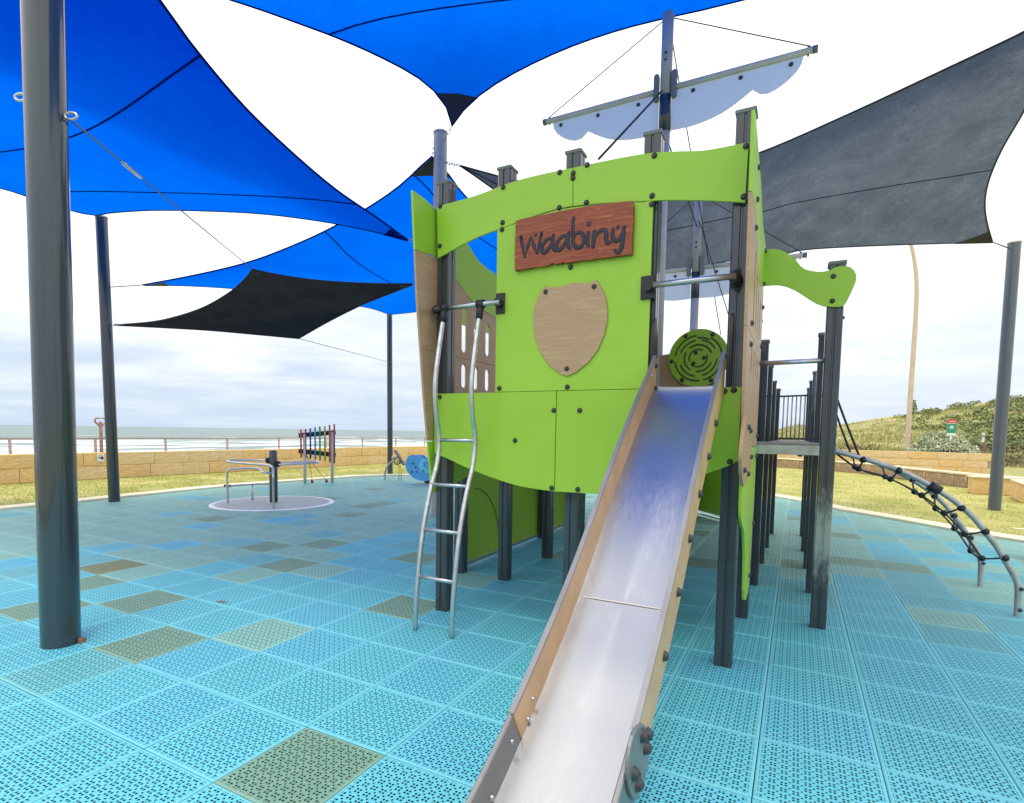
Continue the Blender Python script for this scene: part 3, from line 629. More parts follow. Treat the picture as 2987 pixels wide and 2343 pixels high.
# handrail along the top of the sea wall
rail_path = offset_path(wpath, 0.42)
LR = arc(rail_path)
fence = thing('handrail_fence', (-17.5, 10, 0), 'thin rusty handrail fence running along behind the limestone wall', 'railing')
RZ = 1.14
tp = [at_len(rail_path, LR, 3 + i * 0.6)[0] + Vector((0, 0, RZ)) for i in range(int((sA + 8 - 3) / 0.6))]
MB().tube(tp, 0.022, 6).obj('top_rail', 'rail_brown', fence)
def ray_s(ratio):
    best = min(range(400), key=lambda i: abs((lambda p: p.x / max(p.y, 0.01))(at_len(rail_path, LR, 4 + i * 0.1)[0]) - ratio)); return 4 + best * 0.1
ratios = [-2.7131, -2.0933, -1.6956, -1.4125, -1.199, -1.0321, -0.9097, -0.811, -0.7301]
for q_ in ratios:
    p = at_len(rail_path, LR, ray_s(q_))[0]
    mb = MB(); mb.tube([p + Vector((0, 0, -0.3)), p + Vector((0, 0, RZ - 0.02))], 0.035, 6); mb.obj('rail_post', 'rail_brown', fence)
# forked beach post and white notice near the second pole
p = at_len(rail_path, LR, ray_s(-2.0623))[0]
vp = thing('viewer_post', (p.x, p.y, 0), 'rusty brown post with a forked curled head beside the railing', 'post')
mb = MB(); mb.tube([p + Vector((0.1, 0, -0.3)), p + Vector((0.1, 0, 1.62))], 0.045, 8); mb.obj('stand', 'rust', vp)
for sg in (-1, 1):
    mb = MB(); mb.tube(smooth_pts([p + Vector((0.1, 0, 1.46)), p + Vector((0.1, sg * .07, 1.54)), p + Vector((0.1, sg * .14, 1.62)), p + Vector((0.1, sg * .12, 1.71)), p + Vector((0.1, sg * .02, 1.72))], 4), 0.026, 6); mb.obj('curled_arm', 'rail_brown', vp)
pn = at_len(wpath, LW, s_at((-17.42, 8.0, 0)) )[0]
_sp = [(8.329, 0.7), (8.504, 0.695), (8.498, 0.489), (8.322, 0.497)]
mb = plate(_sp, 'X', -17.36, -0.012); ns = mb.obj('notice_sign', 'white'); setp(ns, 'small white notice with blue print fixed to the limestone wall', 'sign')
(y0_, z0_), (y1_, z1_) = _sp[3], _sp[1]
for a, b, c, d, mn in ((0.15, 0.42, 0.62, 0.68, 'slate'), (0.5, 0.32, 0.85, 0.66, 'paint_black'), (0.2, 0.78, 0.8, 0.86, 'slate')):
    yy0, yy1 = y0_ + (y1_ - y0_) * a, y0_ + (y1_ - y0_) * c; zz0, zz1 = z0_ + (z1_ - z0_) * b, z0_ + (z1_ - z0_) * d
    plate([(yy0, zz0), (yy1, zz0), (yy1, zz1), (yy0, zz1)], 'X', -17.354, 0.003, ch=0.0005).obj('printed_block', mn, ns)

# ------------------------------------------------------------------ shade poles
def shade_pole(loc, r_, h_, label, mat='pole', lean=(0, 0), base=True):
    t_ = thing('shade_pole', (loc[0], loc[1], 0), label, 'pole', 'poles holding up the shade sails')
    x, y = loc; top = Vector((x + lean[0], y + lean[1], h_))
    MB().tube([(x, y, -0.04), (x + lean[0] * .5, y + lean[1] * .5, h_ / 2), top], r_, 40 if r_ > .12 else 24, cap=False).obj('shaft', mat, t_)
    MB().tube([top + Vector((0, 0, -0.03)), top + Vector((0, 0, 0.008)), top + Vector((0, 0, 0.014))], [r_ * 1.05, r_ * 1.05, r_ * 0.9], 24).obj('end_cap', 'galv', t_)
    return t_
poleL = shade_pole((-4.43, 1.86), 0.113, 5.6, 'thick dark grey shade pole nearest the camera at far left', lean=(0.07, 0.03))
pole2 = shade_pole((-11.98, 6.02), 0.10, 5.5, 'dark grey shade pole standing at the lawn kerb left of the carousel', lean=(0, -0.06))
pole3 = shade_pole((-12.06, 14.55), 0.09, 5.32, 'thin grey shade pole behind the blue whale rider', lean=(-0.03, 0))
poleC = shade_pole((-5.59, 8.05), 0.115, 6.56, 'pale grey round shade pole rising behind the left corner of the ship', 'pole_light')
poleR = shade_pole((3.78, 15.12), 0.11, 5.54, 'grey shade pole standing on the lawn at far right', 'pole_far')
poleN = shade_pole((2.72, 8.95), 0.12, 6.62, 'grey shade pole just outside the right edge of the picture', 'pole_far')
polF = shade_pole((-14.0, 1.0), 0.11, 5.55, 'grey shade pole out of view to the left on the lawn kerb')
polB = shade_pole((3.8, 0.4), 0.12, 6.1, 'grey shade pole out of view to the right of the camera')
polG = shade_pole((-8.3, 1.2), 0.12, 6.1, 'grey shade pole out of view above the left pole')
for sgn, zz_, yy_ in ((-1, 3.61, 0), (1, 3.494, 0)):
    d_ = rt * sgn; c_ = Vector((-4.385, 1.88, zz_)) + d_ * 0.113
    ring = [c_ + d_ * (0.045 + 0.04 * math.cos(a)) + Vector((0, 0, 1)) * 0.022 * math.sin(a) for a in [i * math.pi / 8 for i in range(16)]]
    MB().tube(ring, 0.009, 6, closed=True).obj('eye_bolt', 'steel', poleL)
MB().box((-4.345, 1.915, 0.0), (-4.30, 1.955, 0.03)).obj('base_bolt', 'rust', poleL)

# ------------------------------------------------------------------ shade sails
def interp(curve, t_):
    L = arc(curve); return at_len(curve, L, t_ * L[-1])[0]
def resample(curve, n):
    c = smooth_pts(curve, 6); L = arc(c); return [at_len(c, L, L[-1] * i / n)[0] for i in range(n + 1)]
def sail(name, e0, e1, e2, e3, mat, hem, label, corners=True, seams=(), n=26, sag=0.0, patch='dark_hem', dark=(0, 1, 2, 3)):
    """Coons patch. e0: A->B, e1: D->C, e2: A->D, e3: B->C"""
    E0, E1, E2, E3 = (resample(e, n) for e in (e0, e1, e2, e3)); A_, B_, D_, C_ = E0[0], E0[-1], E1[0], E1[-1]
    def S(u, v):
        i, j = u * n, v * n; i0, j0 = min(int(i), n - 1), min(int(j), n - 1); fi, fj = i - i0, j - j0
        a = E0[i0].lerp(E0[i0 + 1], fi); b = E1[i0].lerp(E1[i0 + 1], fi); c = E2[j0].lerp(E2[j0 + 1], fj); d = E3[j0].lerp(E3[j0 + 1], fj)
        p = a * (1 - v) + b * v + c * (1 - u) + d * u - (A_ * (1 - u) * (1 - v) + B_ * u * (1 - v) + D_ * (1 - u) * v + C_ * u * v)
        return p - Vector((0, 0, sag * 16 * u * (1 - u) * v * (1 - v)))
    t_ = thing(name, tuple((A_ + B_ + C_ + D_) / 4), label, 'shade sail', 'shade sails strung between the poles')
    mb = MB(); mb.grid([[S(u / n, v / n) for u in range(n + 1)] for v in range(n + 1)]); mb.obj('cloth', mat, t_)
    for E_ in (E0, E1, E2, E3):
        if (E_[0] - E_[-1]).length < 0.05: continue
        MB().tube(E_, 0.014, 5).obj('hem', hem, t_)
    for sm_ in seams:
        pts = [S(sm_[0] + (sm_[2] - sm_[0]) * k / 30, sm_[1] + (sm_[3] - sm_[1]) * k / 30) for k in range(31)]
        MB().tube(pts, 0.012, 5).obj('seam', hem, t_)
    for k in dark:
        (cu, cv, su, sv_) = ((0, 0, 1, 1), (1, 0, -1, 1), (1, 1, -1, -1), (0, 1, 1, -1))[k]
        w = 0.075; rows = []
        for a in range(7):
            f1 = w * a / 6; rows.append([S(cu + su * f1 * (1 - b / 6), cv + sv_ * f1 * b / 6) + Vector((0, 0, -0.022)) for b in range(7)])
        MB().grid(rows).obj('corner_patch', patch, t_)
    return t_, S
def chain(a, b, parent, name='chain', r=0.006, links=8):
    a, b = Vector(a), Vector(b); mb = MB(); d = (b - a); ln = d.length / links; d.normalize()
    s1 = d.orthogonal().normalized(); s2 = d.cross(s1)
    for i in range(links):
        c = a + d * ln * (i + .5); sd_ = s1 if i % 2 else s2
        mb.tube([c + d * math.cos(w) * ln * 0.62 + sd_ * math.sin(w) * ln * 0.3 for w in [k * math.pi / 4 for k in range(8)]], r, 5, closed=True)
    return mb.obj(name, 'galv', parent)
def wire(a, b, parent, r=0.006, name='cable', mat='cable'):
    return MB().tube([a, Vector(a).lerp(Vector(b), .5), b], r, 5).obj(name, mat, parent)

dC = 9.789
# 1 the big blue sail on the left
T1 = Vector((-4.55, 1.75, 5.35)); FL = Vector((-13.9, 1.0, 5.45))
P2 = (-11.952, 5.862, 5.487)
R1 = (-5.743, 7.379, 4.591)
e_top = [(-4.502, 1.871, 5.309), (-4.706, 2.218, 5.337), (-4.918, 2.596, 5.312), (-5.147, 3.089, 5.26), (-5.365, 3.612, 5.152), (-5.602, 4.451, 5.001), (-5.763, 5.683, 4.815), (-5.77, 6.637, 4.708), (-5.743, 7.379, 4.591)]
e_bot = [(-13.897, 1.041, 5.481), (-13.521, 2.31, 5.644), (-13.043, 3.628, 5.702), (-12.584, 4.661, 5.644), (-12.387, 5.053, 5.577), (-12.184, 5.432, 5.504), (-12.031, 5.703, 5.471), (-11.941, 5.857, 5.483)]
e_r = [(-11.941, 5.857, 5.483), (-11.566, 5.953, 5.506), (-10.648, 6.201, 5.482), (-9.489, 6.522, 5.383), (-8.47, 6.798, 5.26), (-7.389, 7.065, 5.056), (-6.506, 7.251, 4.831), (-5.743, 7.379, 4.591)]
e_l = [T1, T1.lerp(FL, .5) + Vector((0.2, 0.5, -0.25)), FL]
s1_, S1 = sail('shade_sail', e_top, e_bot, [e_top[0], (Vector(e_top[0]) + Vector(e_bot[0])) / 2 + Vector((.4, .5, -.3)), e_bot[0]], [e_top[-1], e_top[-1], e_top[-1]] if False else list(reversed(e_r)), 'blue_cloth', 'blue_hem',
     'largest bright blue shade sail at upper left, reaching down to the ship', seams=((0.335, 0.0, 0.52, 1.0), (0.80, 0.0, 0.80, 0.55), (0.80, 0.55, 0.80, 1.0)), patch='blue_hem', dark=(1,))
chain(R1, Vector((-5.59, 8.05, 4.72)), s1_, links=5)
chain(P2, Vector((-11.98, 5.98, 5.45)), s1_, links=3)
# 2 the blue sail overhead, top centre
a2 = (-5.328, 8.01, 6.587)
e2L = [(-5.328, 8.01, 6.587), (-5.358, 7.91, 6.816), (-5.479, 7.732, 7.022), (-5.695, 7.451, 7.19), (-6.031, 6.996, 7.311), (-6.365, 6.486, 7.367), (-6.633, 6.014, 7.357), (-6.858, 5.553, 7.32), (-7.022, 5.163, 7.259), (-7.291, 4.325, 7.069), (-7.489, 3.109, 6.624), (-7.412, 1.682, 5.776)]
e2R = [(-5.328, 8.01, 6.587), (-5.168, 8.103, 6.843), (-4.863, 8.273, 7.154), (-4.377, 8.518, 7.478), (-3.668, 8.819, 7.797), (-2.879, 9.079, 8.001), (-2.169, 9.25, 8.071), (-1.546, 9.353, 8.077), (-1.013, 9.407, 8.073), (0.042, 9.421, 7.986), (1.371, 9.264, 7.675), (2.586, 8.933, 7.174)]
cB = Vector((3.6, 0.6, 6.0))
s2_, S2 = sail('shade_sail', e2L, [e2R[-1], (Vector(e2R[-1]) + cB) / 2 + Vector((-.5, 0, 0)), cB], e2R, [e2L[-1], (Vector(e2L[-1]) + cB) / 2 + Vector((0.3, 1.15, -.1)), cB], 'blue_cloth', 'blue_hem',
     'bright blue shade sail overhead at top centre, pointing down at the pale pole', seams=((0.305, 0.0, 0.0, 0.60),), dark=(0,))
chain(a2, Vector((-5.50, 8.0, 6.36)), s2_, links=4)
# 3 the blue sail behind
e3a = [(-11.441, 6.38, 4.259), (-10.521, 6.716, 4.399), (-9.68, 7.015, 4.552), (-9.028, 7.232, 4.711), (-8.28, 7.456, 4.948), (-7.719, 7.605, 5.148), (-6.925, 7.78, 5.466), (-6.318, 7.877, 5.755), (-5.89, 7.91, 6.014), (-5.677, 7.927, 6.132)]
e3b = [(-11.441, 6.38, 4.259), (-11.684, 7.453, 4.521), (-11.878, 8.683, 4.767), (-12.014, 10.183, 4.985), (-12.055, 11.858, 5.164), (-12.001, 13.472, 5.3), (-11.952, 14.382, 5.268)]
e3c = [(-5.677, 7.927, 6.132), (-5.714, 8.435, 6.101), (-5.805, 9.129, 5.998), (-5.86, 10.425, 5.89), (-5.766, 12.638, 5.879), (-5.366, 16.657, 6.128)]
e3d = [(-11.952, 14.382, 5.268), (-11.386, 14.689, 5.339), (-10.275, 15.226, 5.499), (-8.697, 15.85, 5.707), (-6.95, 16.358, 5.911), (-5.365, 16.657, 6.099)]
s3_, S3 = sail('shade_sail', e3a, e3d, e3b, e3c, 'blue_cloth', 'blue_hem', 'smaller blue shade sail hanging behind the ship above the sea', seams=((0.62, 0.0, 0.42, 0.55), (0.93, 0.0, 0.9, 1.0)), dark=(0, 1))
wire(e3a[0], (-11.9, 6.05, 4.19), s3_, 0.009); chain(e3a[-1], Vector((-5.66, 8.0, 6.42)), s3_, links=4); chain(e3b[-1], Vector((-12.06, 14.5, 5.3)), s3_, links=2)
# 4 the black sail
e4LT = [(-11.545, 5.977, 3.427), (-10.556, 6.178, 3.464), (-9.64, 6.358, 3.633), (-8.957, 6.463, 3.879), (-8.568, 6.493, 4.086), (-8.38, 6.491, 4.214)]
e4LB = [(-11.545, 5.977, 3.418), (-11.225, 6.657, 3.467), (-10.824, 7.384, 3.504), (-10.339, 8.134, 3.505), (-9.855, 8.781, 3.494)]
e4TR = [(-8.38, 6.491, 4.214), (-7.894, 6.695, 4.106), (-7.272, 6.943, 4.011), (-6.486, 7.225, 3.945), (-5.724, 7.457, 3.909)]
e4BR = [(-9.855, 8.781, 3.494), (-8.455, 8.313, 3.678), (-7.223, 7.918, 3.808), (-6.334, 7.646, 3.862), (-5.724, 7.457, 3.894)]
s4_, S4 = sail('shade_sail', e4LT, e4BR, e4LB, e4TR, 'char_cloth', 'dark_hem', 'black shade sail hanging low left of the ship', dark=(1, 2))
wire(e4LT[-1], (-4.25, 1.94, 3.48), s4_, 0.007); wire(e4LB[-1], (-12.0, 14.5, 3.73), s4_, 0.007); chain(e4LT[0], (-11.9, 6.08, 3.47), s4_, links=4); wire(e4TR[-1], (-5.62, 8.0, 4.0), s4_)
MB().tube([Vector(e4LT[-1]).lerp(Vector((-4.25, 1.94, 3.48)), t_) for t_ in (.80, .81, .86, .87)], [.007, .016, .016, .007], 6).obj('turnbuckle', 'steel', s4_)
# 5 the grey sail on the right
e5A = [(-5.099, 7.897, 5.855), (-4.609, 8.18, 5.723), (-4.123, 8.424, 5.607), (-2.835, 8.912, 5.479), (-1.774, 9.16, 5.52), (-0.68, 9.281, 5.715), (0.415, 9.267, 5.981), (1.428, 9.134, 6.209), (2.181, 8.956, 6.35), (2.588, 8.828, 6.451)]
e5B = [(-5.099, 7.897, 5.855), (-4.692, 8.499, 5.574), (-3.884, 9.53, 4.948), (-2.99, 10.402, 4.567), (-2.358, 10.914, 4.58), (-1.239, 11.75, 4.904), (-0.437, 12.294, 5.041), (-0.033, 12.567, 5.173), (1.123, 13.304, 5.303), (2.389, 14.106, 5.411), (3.339, 14.726, 5.491)]
e5C = [(3.339, 14.726, 5.491), (3.072, 14.022, 5.697), (2.889, 13.407, 5.877), (2.782, 12.742, 6.038), (2.727, 11.883, 6.177), (2.712, 10.865, 6.27), (2.652, 9.716, 6.377), (2.589, 8.828, 6.44)]
s5_, S5 = sail('shade_sail', e5B, e5A, [e5B[0], Vector(e5B[0]) + Vector((.002, 0, .002)), Vector(e5B[0]) + Vector((.004, 0, .004))], e5C, 'grey_cloth', 'dark_hem', 'faded charcoal grey shade sail stretched over the right side of the ship', seams=((0.0, 0.5, 1.0, 0.40),), dark=(1,), n=30)
chain(e5A[0], Vector((-5.50, 8.05, 6.05)), s5_, links=6); wire(e5B[-1], (3.70, 15.08, 5.42), s5_, 0.012); wire(e5A[-1], (2.65, 8.95, 6.5), s5_)

# ------------------------------------------------------------------ the ship
ship = thing('playground_ship', (-1.47, 5.6, 0), 'lime green and timber pirate ship play structure with slide, ladder, masts and climbing arch', 'playset')
PW = 0.11
def post_profile(w=PW):
    h = w / 2; g = 0.009; d = 0.008; c = 0.008
    side = [(-h + c, -h), (-g, -h), (-g * .6, -h + d), (g * .6, -h + d), (g, -h), (h - c, -h), (h, -h + c)]
    o = []
    for k in range(4):
        ca, sa = math.cos(k * math.pi / 2), math.sin(k * math.pi / 2); o += [(x * ca - y * sa, x * sa + y * ca) for x, y in side]
    return o
prof = post_profile()
def post(x, y, z0, z1, cap=True, mat='post', w=PW):
    mb = MB(); n = len(prof); k = w / PW
    mb.add([(x + a * k, y + b * k, z_) for z_ in (z0, z1) for a, b in prof], [(i, (i + 1) % n, n + (i + 1) % n, n + i) for i in range(n)] + [tuple(range(n, 2 * n))])
    o = mb.obj('post', mat, ship)
    if cap:
        h = w / 2 + 0.006
        plate([(x - h, y - h), (x + h, y - h), (x + h, y + h), (x - h, y + h)], 'Z', z1 - 0.012, 0.026, ch=0.005).obj('post_cap', 'cap', o)
    return o
FY = 3.795
ZT = 3.465
pL = post(-2.567, FY, 0, ZT); post(-2.02, FY, 1.82, ZT); post(-1.473, FY + 0.11, 0, 1.78, False); post(-1.473, FY, 1.82, ZT); post(-0.922, FY, 1.82, ZT); pR = post(-0.36, FY, 0, ZT)
for x, y, z1 in ((-3.105, 4.90, 1.45), (-2.575, 4.90, 1.80), (-1.2, 4.95, 1.80), (-0.345, 4.895, 2.42), (-2.59, 6.02, 1.8), (-0.335, 6.03, 2.42), (-3.15, 7.13, 1.45), (-2.6, 7.16, 1.8), (-0.33, 7.10, 2.30), (-1.47, 6.4, 1.8),
                 (-0.322, 8.15, 2.21), (-2.6, 8.3, 1.8), (-3.15, 8.3, 1.45), (-1.5, 8.9, 1.8)):
    post(x, y, 0, z1)
post(0.212, 4.93, 0, 2.80, mat='worn_post'); post(0.195, 6.0, 0, 2.45); post(0.185, 7.1, 0, 2.21); post(0.17, 8.15, 0, 2.20); post(-0.305, 9.36, 0, 2.20); post(0.16, 9.36, 0, 2.2)
# front boards
PYF = 3.702; TH = 0.019
def board(name, pts, mat, pos=PYF, th=TH, parent=ship, plane='Y', holes=(), sm=0, label=None):
    if sm: pts = [(p.x, p.y) for p in smooth_pts([(a, b, 0) for a, b in pts], sm)]
    return plate(pts, plane, pos, th, holes).obj(name, mat, parent, label)
bandL_top = [(-2.602, 3.271), (-2.425, 3.28), (-2.289, 3.287), (-2.124, 3.305), (-1.984, 3.327), (-1.774, 3.339), (-1.591, 3.339), (-1.459, 3.336)]
bandL_bot = [(-1.454, 3.077), (-1.585, 3.077), (-1.768, 3.055), (-1.999, 3.016), (-2.201, 2.983), (-2.391, 2.933), (-2.59, 2.87)]
sm = lambda l, n=4: [(p.x, p.y) for p in smooth_pts([(a, b, 0) for a, b in l], n)]
b1 = board('top_band_panel', sm(bandL_top) + sm(bandL_bot), 'green')
bandR_top = [(-1.455, 3.336), (-1.28, 3.335), (-1.086, 3.331), (-0.915, 3.32), (-0.752, 3.294), (-0.608, 3.267), (-0.498, 3.26), (-0.334, 3.258)]
bandR_bot = [(-0.34, 2.907), (-0.458, 2.934), (-0.569, 2.959), (-0.77, 2.997), (-0.952, 3.023), (-1.174, 3.05), (-1.307, 3.066), (-1.45, 3.076)]
b2 = board('top_band_panel', sm(bandR_top) + sm(bandR_bot), 'green')
# centre panel under the band
cen = [(-2.055, 2.999)][0]
low_y = 1.802
btop = [(-0.951, 3.017), (-1.174, 3.044), (-1.306, 3.058), (-1.454, 3.069), (-1.585, 3.069), (-1.768, 3.047), (-2.047, 3.002)]
cp_ = [(-2.052, low_y)] + [(-0.895, low_y), (-0.895, btop[0][1] + 0.003)] + btop[:-1] + [(-2.052, btop[-1][1] + 0.004)]
b3 = board('stern_panel', cp_, 'green')
# lower hull panels
bl = [(-2.569, 1.31), (-2.373, 1.238), (-2.22, 1.189), (-2.009, 1.13), (-1.807, 1.091), (-1.614, 1.075), (-1.47, 1.072)]
b4 = board('hull_panel', [(-2.615, bl[0][1] + 0.01)] + sm(bl, 3)[1:-1] + [(-1.548, bl[-1][1]), (-1.548, low_y - 0.003), (-2.615, low_y - 0.003)], 'green')
br = [(-1.463, 1.072), (-1.219, 1.076), (-0.986, 1.101), (-0.737, 1.167), (-0.496, 1.254), (-0.295, 1.342)]
b5 = board('hull_panel', [(-1.543, br[0][1])] + sm(br, 3)[1:-1] + [(-0.315, br[-1][1]), (-0.315, low_y - 0.003), (-1.543, low_y - 0.003)], 'green')
bp_ = [(-2.567, 3.7, 3.267), (-2.567, 3.7, 2.961), (-2.005, 3.7, 3.306), (-2.006, 3.7, 3.052), (-1.553, 3.7, 3.082), (-1.555, 3.7, 3.324), (-1.454, 3.7, 3.296), (-1.455, 3.7, 3.265)]
for p in bp_[:6] + bp_[6:]: bolt(p, (0, -1, 0), b1)
for p in [(-1.353, 3.7, 3.333), (-0.896, 3.7, 3.297), (-0.903, 3.7, 3.046), (-1.352, 3.7, 3.082), (-0.348, 3.7, 3.236), (-0.349, 3.7, 2.941)]: bolt(p, (0, -1, 0), b2)
for p in [(-2.01, 3.7, 3.002), (-1.458, 3.7, 2.66), (-0.903, 3.7, 2.993), (-2.014, 3.7, 1.829), (-1.463, 3.7, 1.825)]: bolt(p, (0, -1, 0), b3)
for p in [(-1.563, 3.7, 1.66), (-1.874, 3.7, 1.437), (-2.558, 3.7, 1.773), (-2.558, 3.7, 1.341), (-1.567, 3.7, 1.097)]: bolt(p, (0, -1, 0), b4)
for p in [(-1.365, 3.7, 1.659), (-1.366, 3.7, 1.098), (-0.413, 3.7, 1.774), (-0.358, 3.7, 1.78), (-0.363, 3.7, 1.334)]: bolt(p, (0, -1, 0), b5)
MB().box((-2.03, 3.7225, 1.74), (-0.93, 3.738, 1.818)).obj('seam_light_block', 'post', ship)  # added dark strip, not a ship part: stops sky showing through the panel seam
# name board
sgn_o = [(-1.88, 3.032), (-1.839, 3.037), (-1.773, 3.041), (-1.694, 3.038), (-1.616, 3.041), (-1.521, 3.043), (-1.432, 3.043), (-1.319, 3.042), (-1.186, 3.033), (-1.1, 3.029), (-1.022, 3.023), (-1.014, 2.992), (-1.013, 2.878), (-1.016, 2.757), (-1.016, 2.68), (-1.069, 2.681), (-1.133, 2.681), (-1.194, 2.681), (-1.247, 2.685), (-1.309, 2.68), (-1.364, 2.686), (-1.405, 2.683), (-1.465, 2.683), (-1.489, 2.684), (-1.503, 2.696), (-1.517, 2.683), (-1.56, 2.684), (-1.584, 2.696), (-1.608, 2.685), (-1.657, 2.68), (-1.711, 2.686), (-1.746, 2.683), (-1.812, 2.68), (-1.879, 2.678), (-1.884, 2.791), (-1.88, 2.925)]
nb_ = board('name_board', sgn_o, 'jarrah', pos=3.665, th=0.036, label='red hardwood board lettered Waabiny')
strokes = [[(-1.835, 2.916), (-1.819, 2.845), (-1.801, 2.769), (-1.778, 2.835), (-1.754, 2.896), (-1.728, 2.836), (-1.703, 2.778), (-1.685, 2.848), (-1.67, 2.915)], [(-1.582, 2.862), (-1.616, 2.868), (-1.645, 2.849), (-1.664, 2.819), (-1.664, 2.792), (-1.643, 2.775), (-1.615, 2.797), (-1.591, 2.826), (-1.578, 2.884)], [(-1.578, 2.884), (-1.584, 2.825), (-1.574, 2.793), (-1.562, 2.776)], [(-1.467, 2.869), (-1.507, 2.869), (-1.537, 2.844), (-1.554, 2.812), (-1.549, 2.783), (-1.523, 2.781), (-1.496, 2.808), (-1.476, 2.848), (-1.461, 2.886)], [(-1.461, 2.886), (-1.469, 2.83), (-1.464, 2.795), (-1.452, 2.777)], [(-1.43, 2.98), (-1.433, 2.943), (-1.432, 2.88), (-1.43, 2.82), (-1.42, 2.793), (-1.4, 2.777), (-1.372, 2.778), (-1.353, 2.805), (-1.352, 2.838), (-1.368, 2.868), (-1.395, 2.876), (-1.422, 2.859)], [(-1.32, 2.867), (-1.325, 2.822), (-1.323, 2.792), (-1.317, 2.775)], [(-1.278, 2.868), (-1.281, 2.811), (-1.284, 2.761)], [(-1.282, 2.809), (-1.259, 2.845), (-1.233, 2.865), (-1.207, 2.864), (-1.194, 2.84), (-1.192, 2.798), (-1.182, 2.775), (-1.164, 2.778)], [(-1.147, 2.86), (-1.15, 2.821), (-1.136, 2.787), (-1.109, 2.785), (-1.087, 2.811), (-1.071, 2.86)], [(-1.071, 2.86), (-1.075, 2.806), (-1.082, 2.754), (-1.092, 2.716), (-1.111, 2.704), (-1.131, 2.72)]]
for s_ in strokes:
    pts = smooth_pts([(a, 3.6635, b) for a, b in s_], 5) if len(s_) > 2 and s_ is not strokes[0] else [Vector((a, 3.6635, b)) for a, b in s_]
    L = len(pts); mb = MB(); mb.tube(pts, [0.0138 * (0.8 + 0.3 * math.sin(math.pi * i / (L - 1))) for i in range(L)], 8, squash=(1, 3.6635, 0.16))
    for e_ in (pts[0], pts[-1]) + tuple(pts[i] for i in range(1, L - 1) if s_ is strokes[0] and i % 2 == 0): mb.sphere(e_, 0.0115, 8, 6, (1, 0.16, 1))
    mb.obj('painted_letter', 'paint_black', nb_)
dot = [(-1.318, 2.922)][0]
MB().tube([(dot[0] + 0.0125 * math.cos(a), 3.6635, dot[1] + 0.0125 * math.sin(a)) for a in [k * math.pi / 6 for k in range(12)]], 0.005, 6, closed=True, squash=(1, 3.6635, .3)).obj('painted_letter', 'paint_black', nb_)
for p in [(-1.716, 3.665, 2.909), (-1.115, 3.665, 2.87)]: bolt(p, (0, -1, 0), nb_, 0.011)
# shield
sh = [(-1.653, 2.553), (-1.61, 2.535), (-1.558, 2.528), (-1.507, 2.532), (-1.463, 2.542), (-1.431, 2.546), (-1.399, 2.543), (-1.36, 2.535), (-1.318, 2.535), (-1.287, 2.541), (-1.263, 2.55), (-1.245, 2.521), (-1.216, 2.473), (-1.191, 2.409), (-1.178, 2.331), (-1.179, 2.26), (-1.201, 2.164), (-1.243, 2.068), (-1.304, 1.995), (-1.391, 1.929), (-1.462, 1.9), (-1.514, 1.92), (-1.598, 1.979), (-1.668, 2.071), (-1.717, 2.184), (-1.734, 2.275), (-1.734, 2.359), (-1.721, 2.426), (-1.688, 2.492)]
shb = board('shield_emblem', sh, 'ply', pos=3.687, th=0.014)
for p in [(-1.64, 3.687, 2.506), (-1.277, 3.687, 2.505), (-1.465, 3.687, 1.953)]: bolt(p, (0, -1, 0), shb, 0.0155)
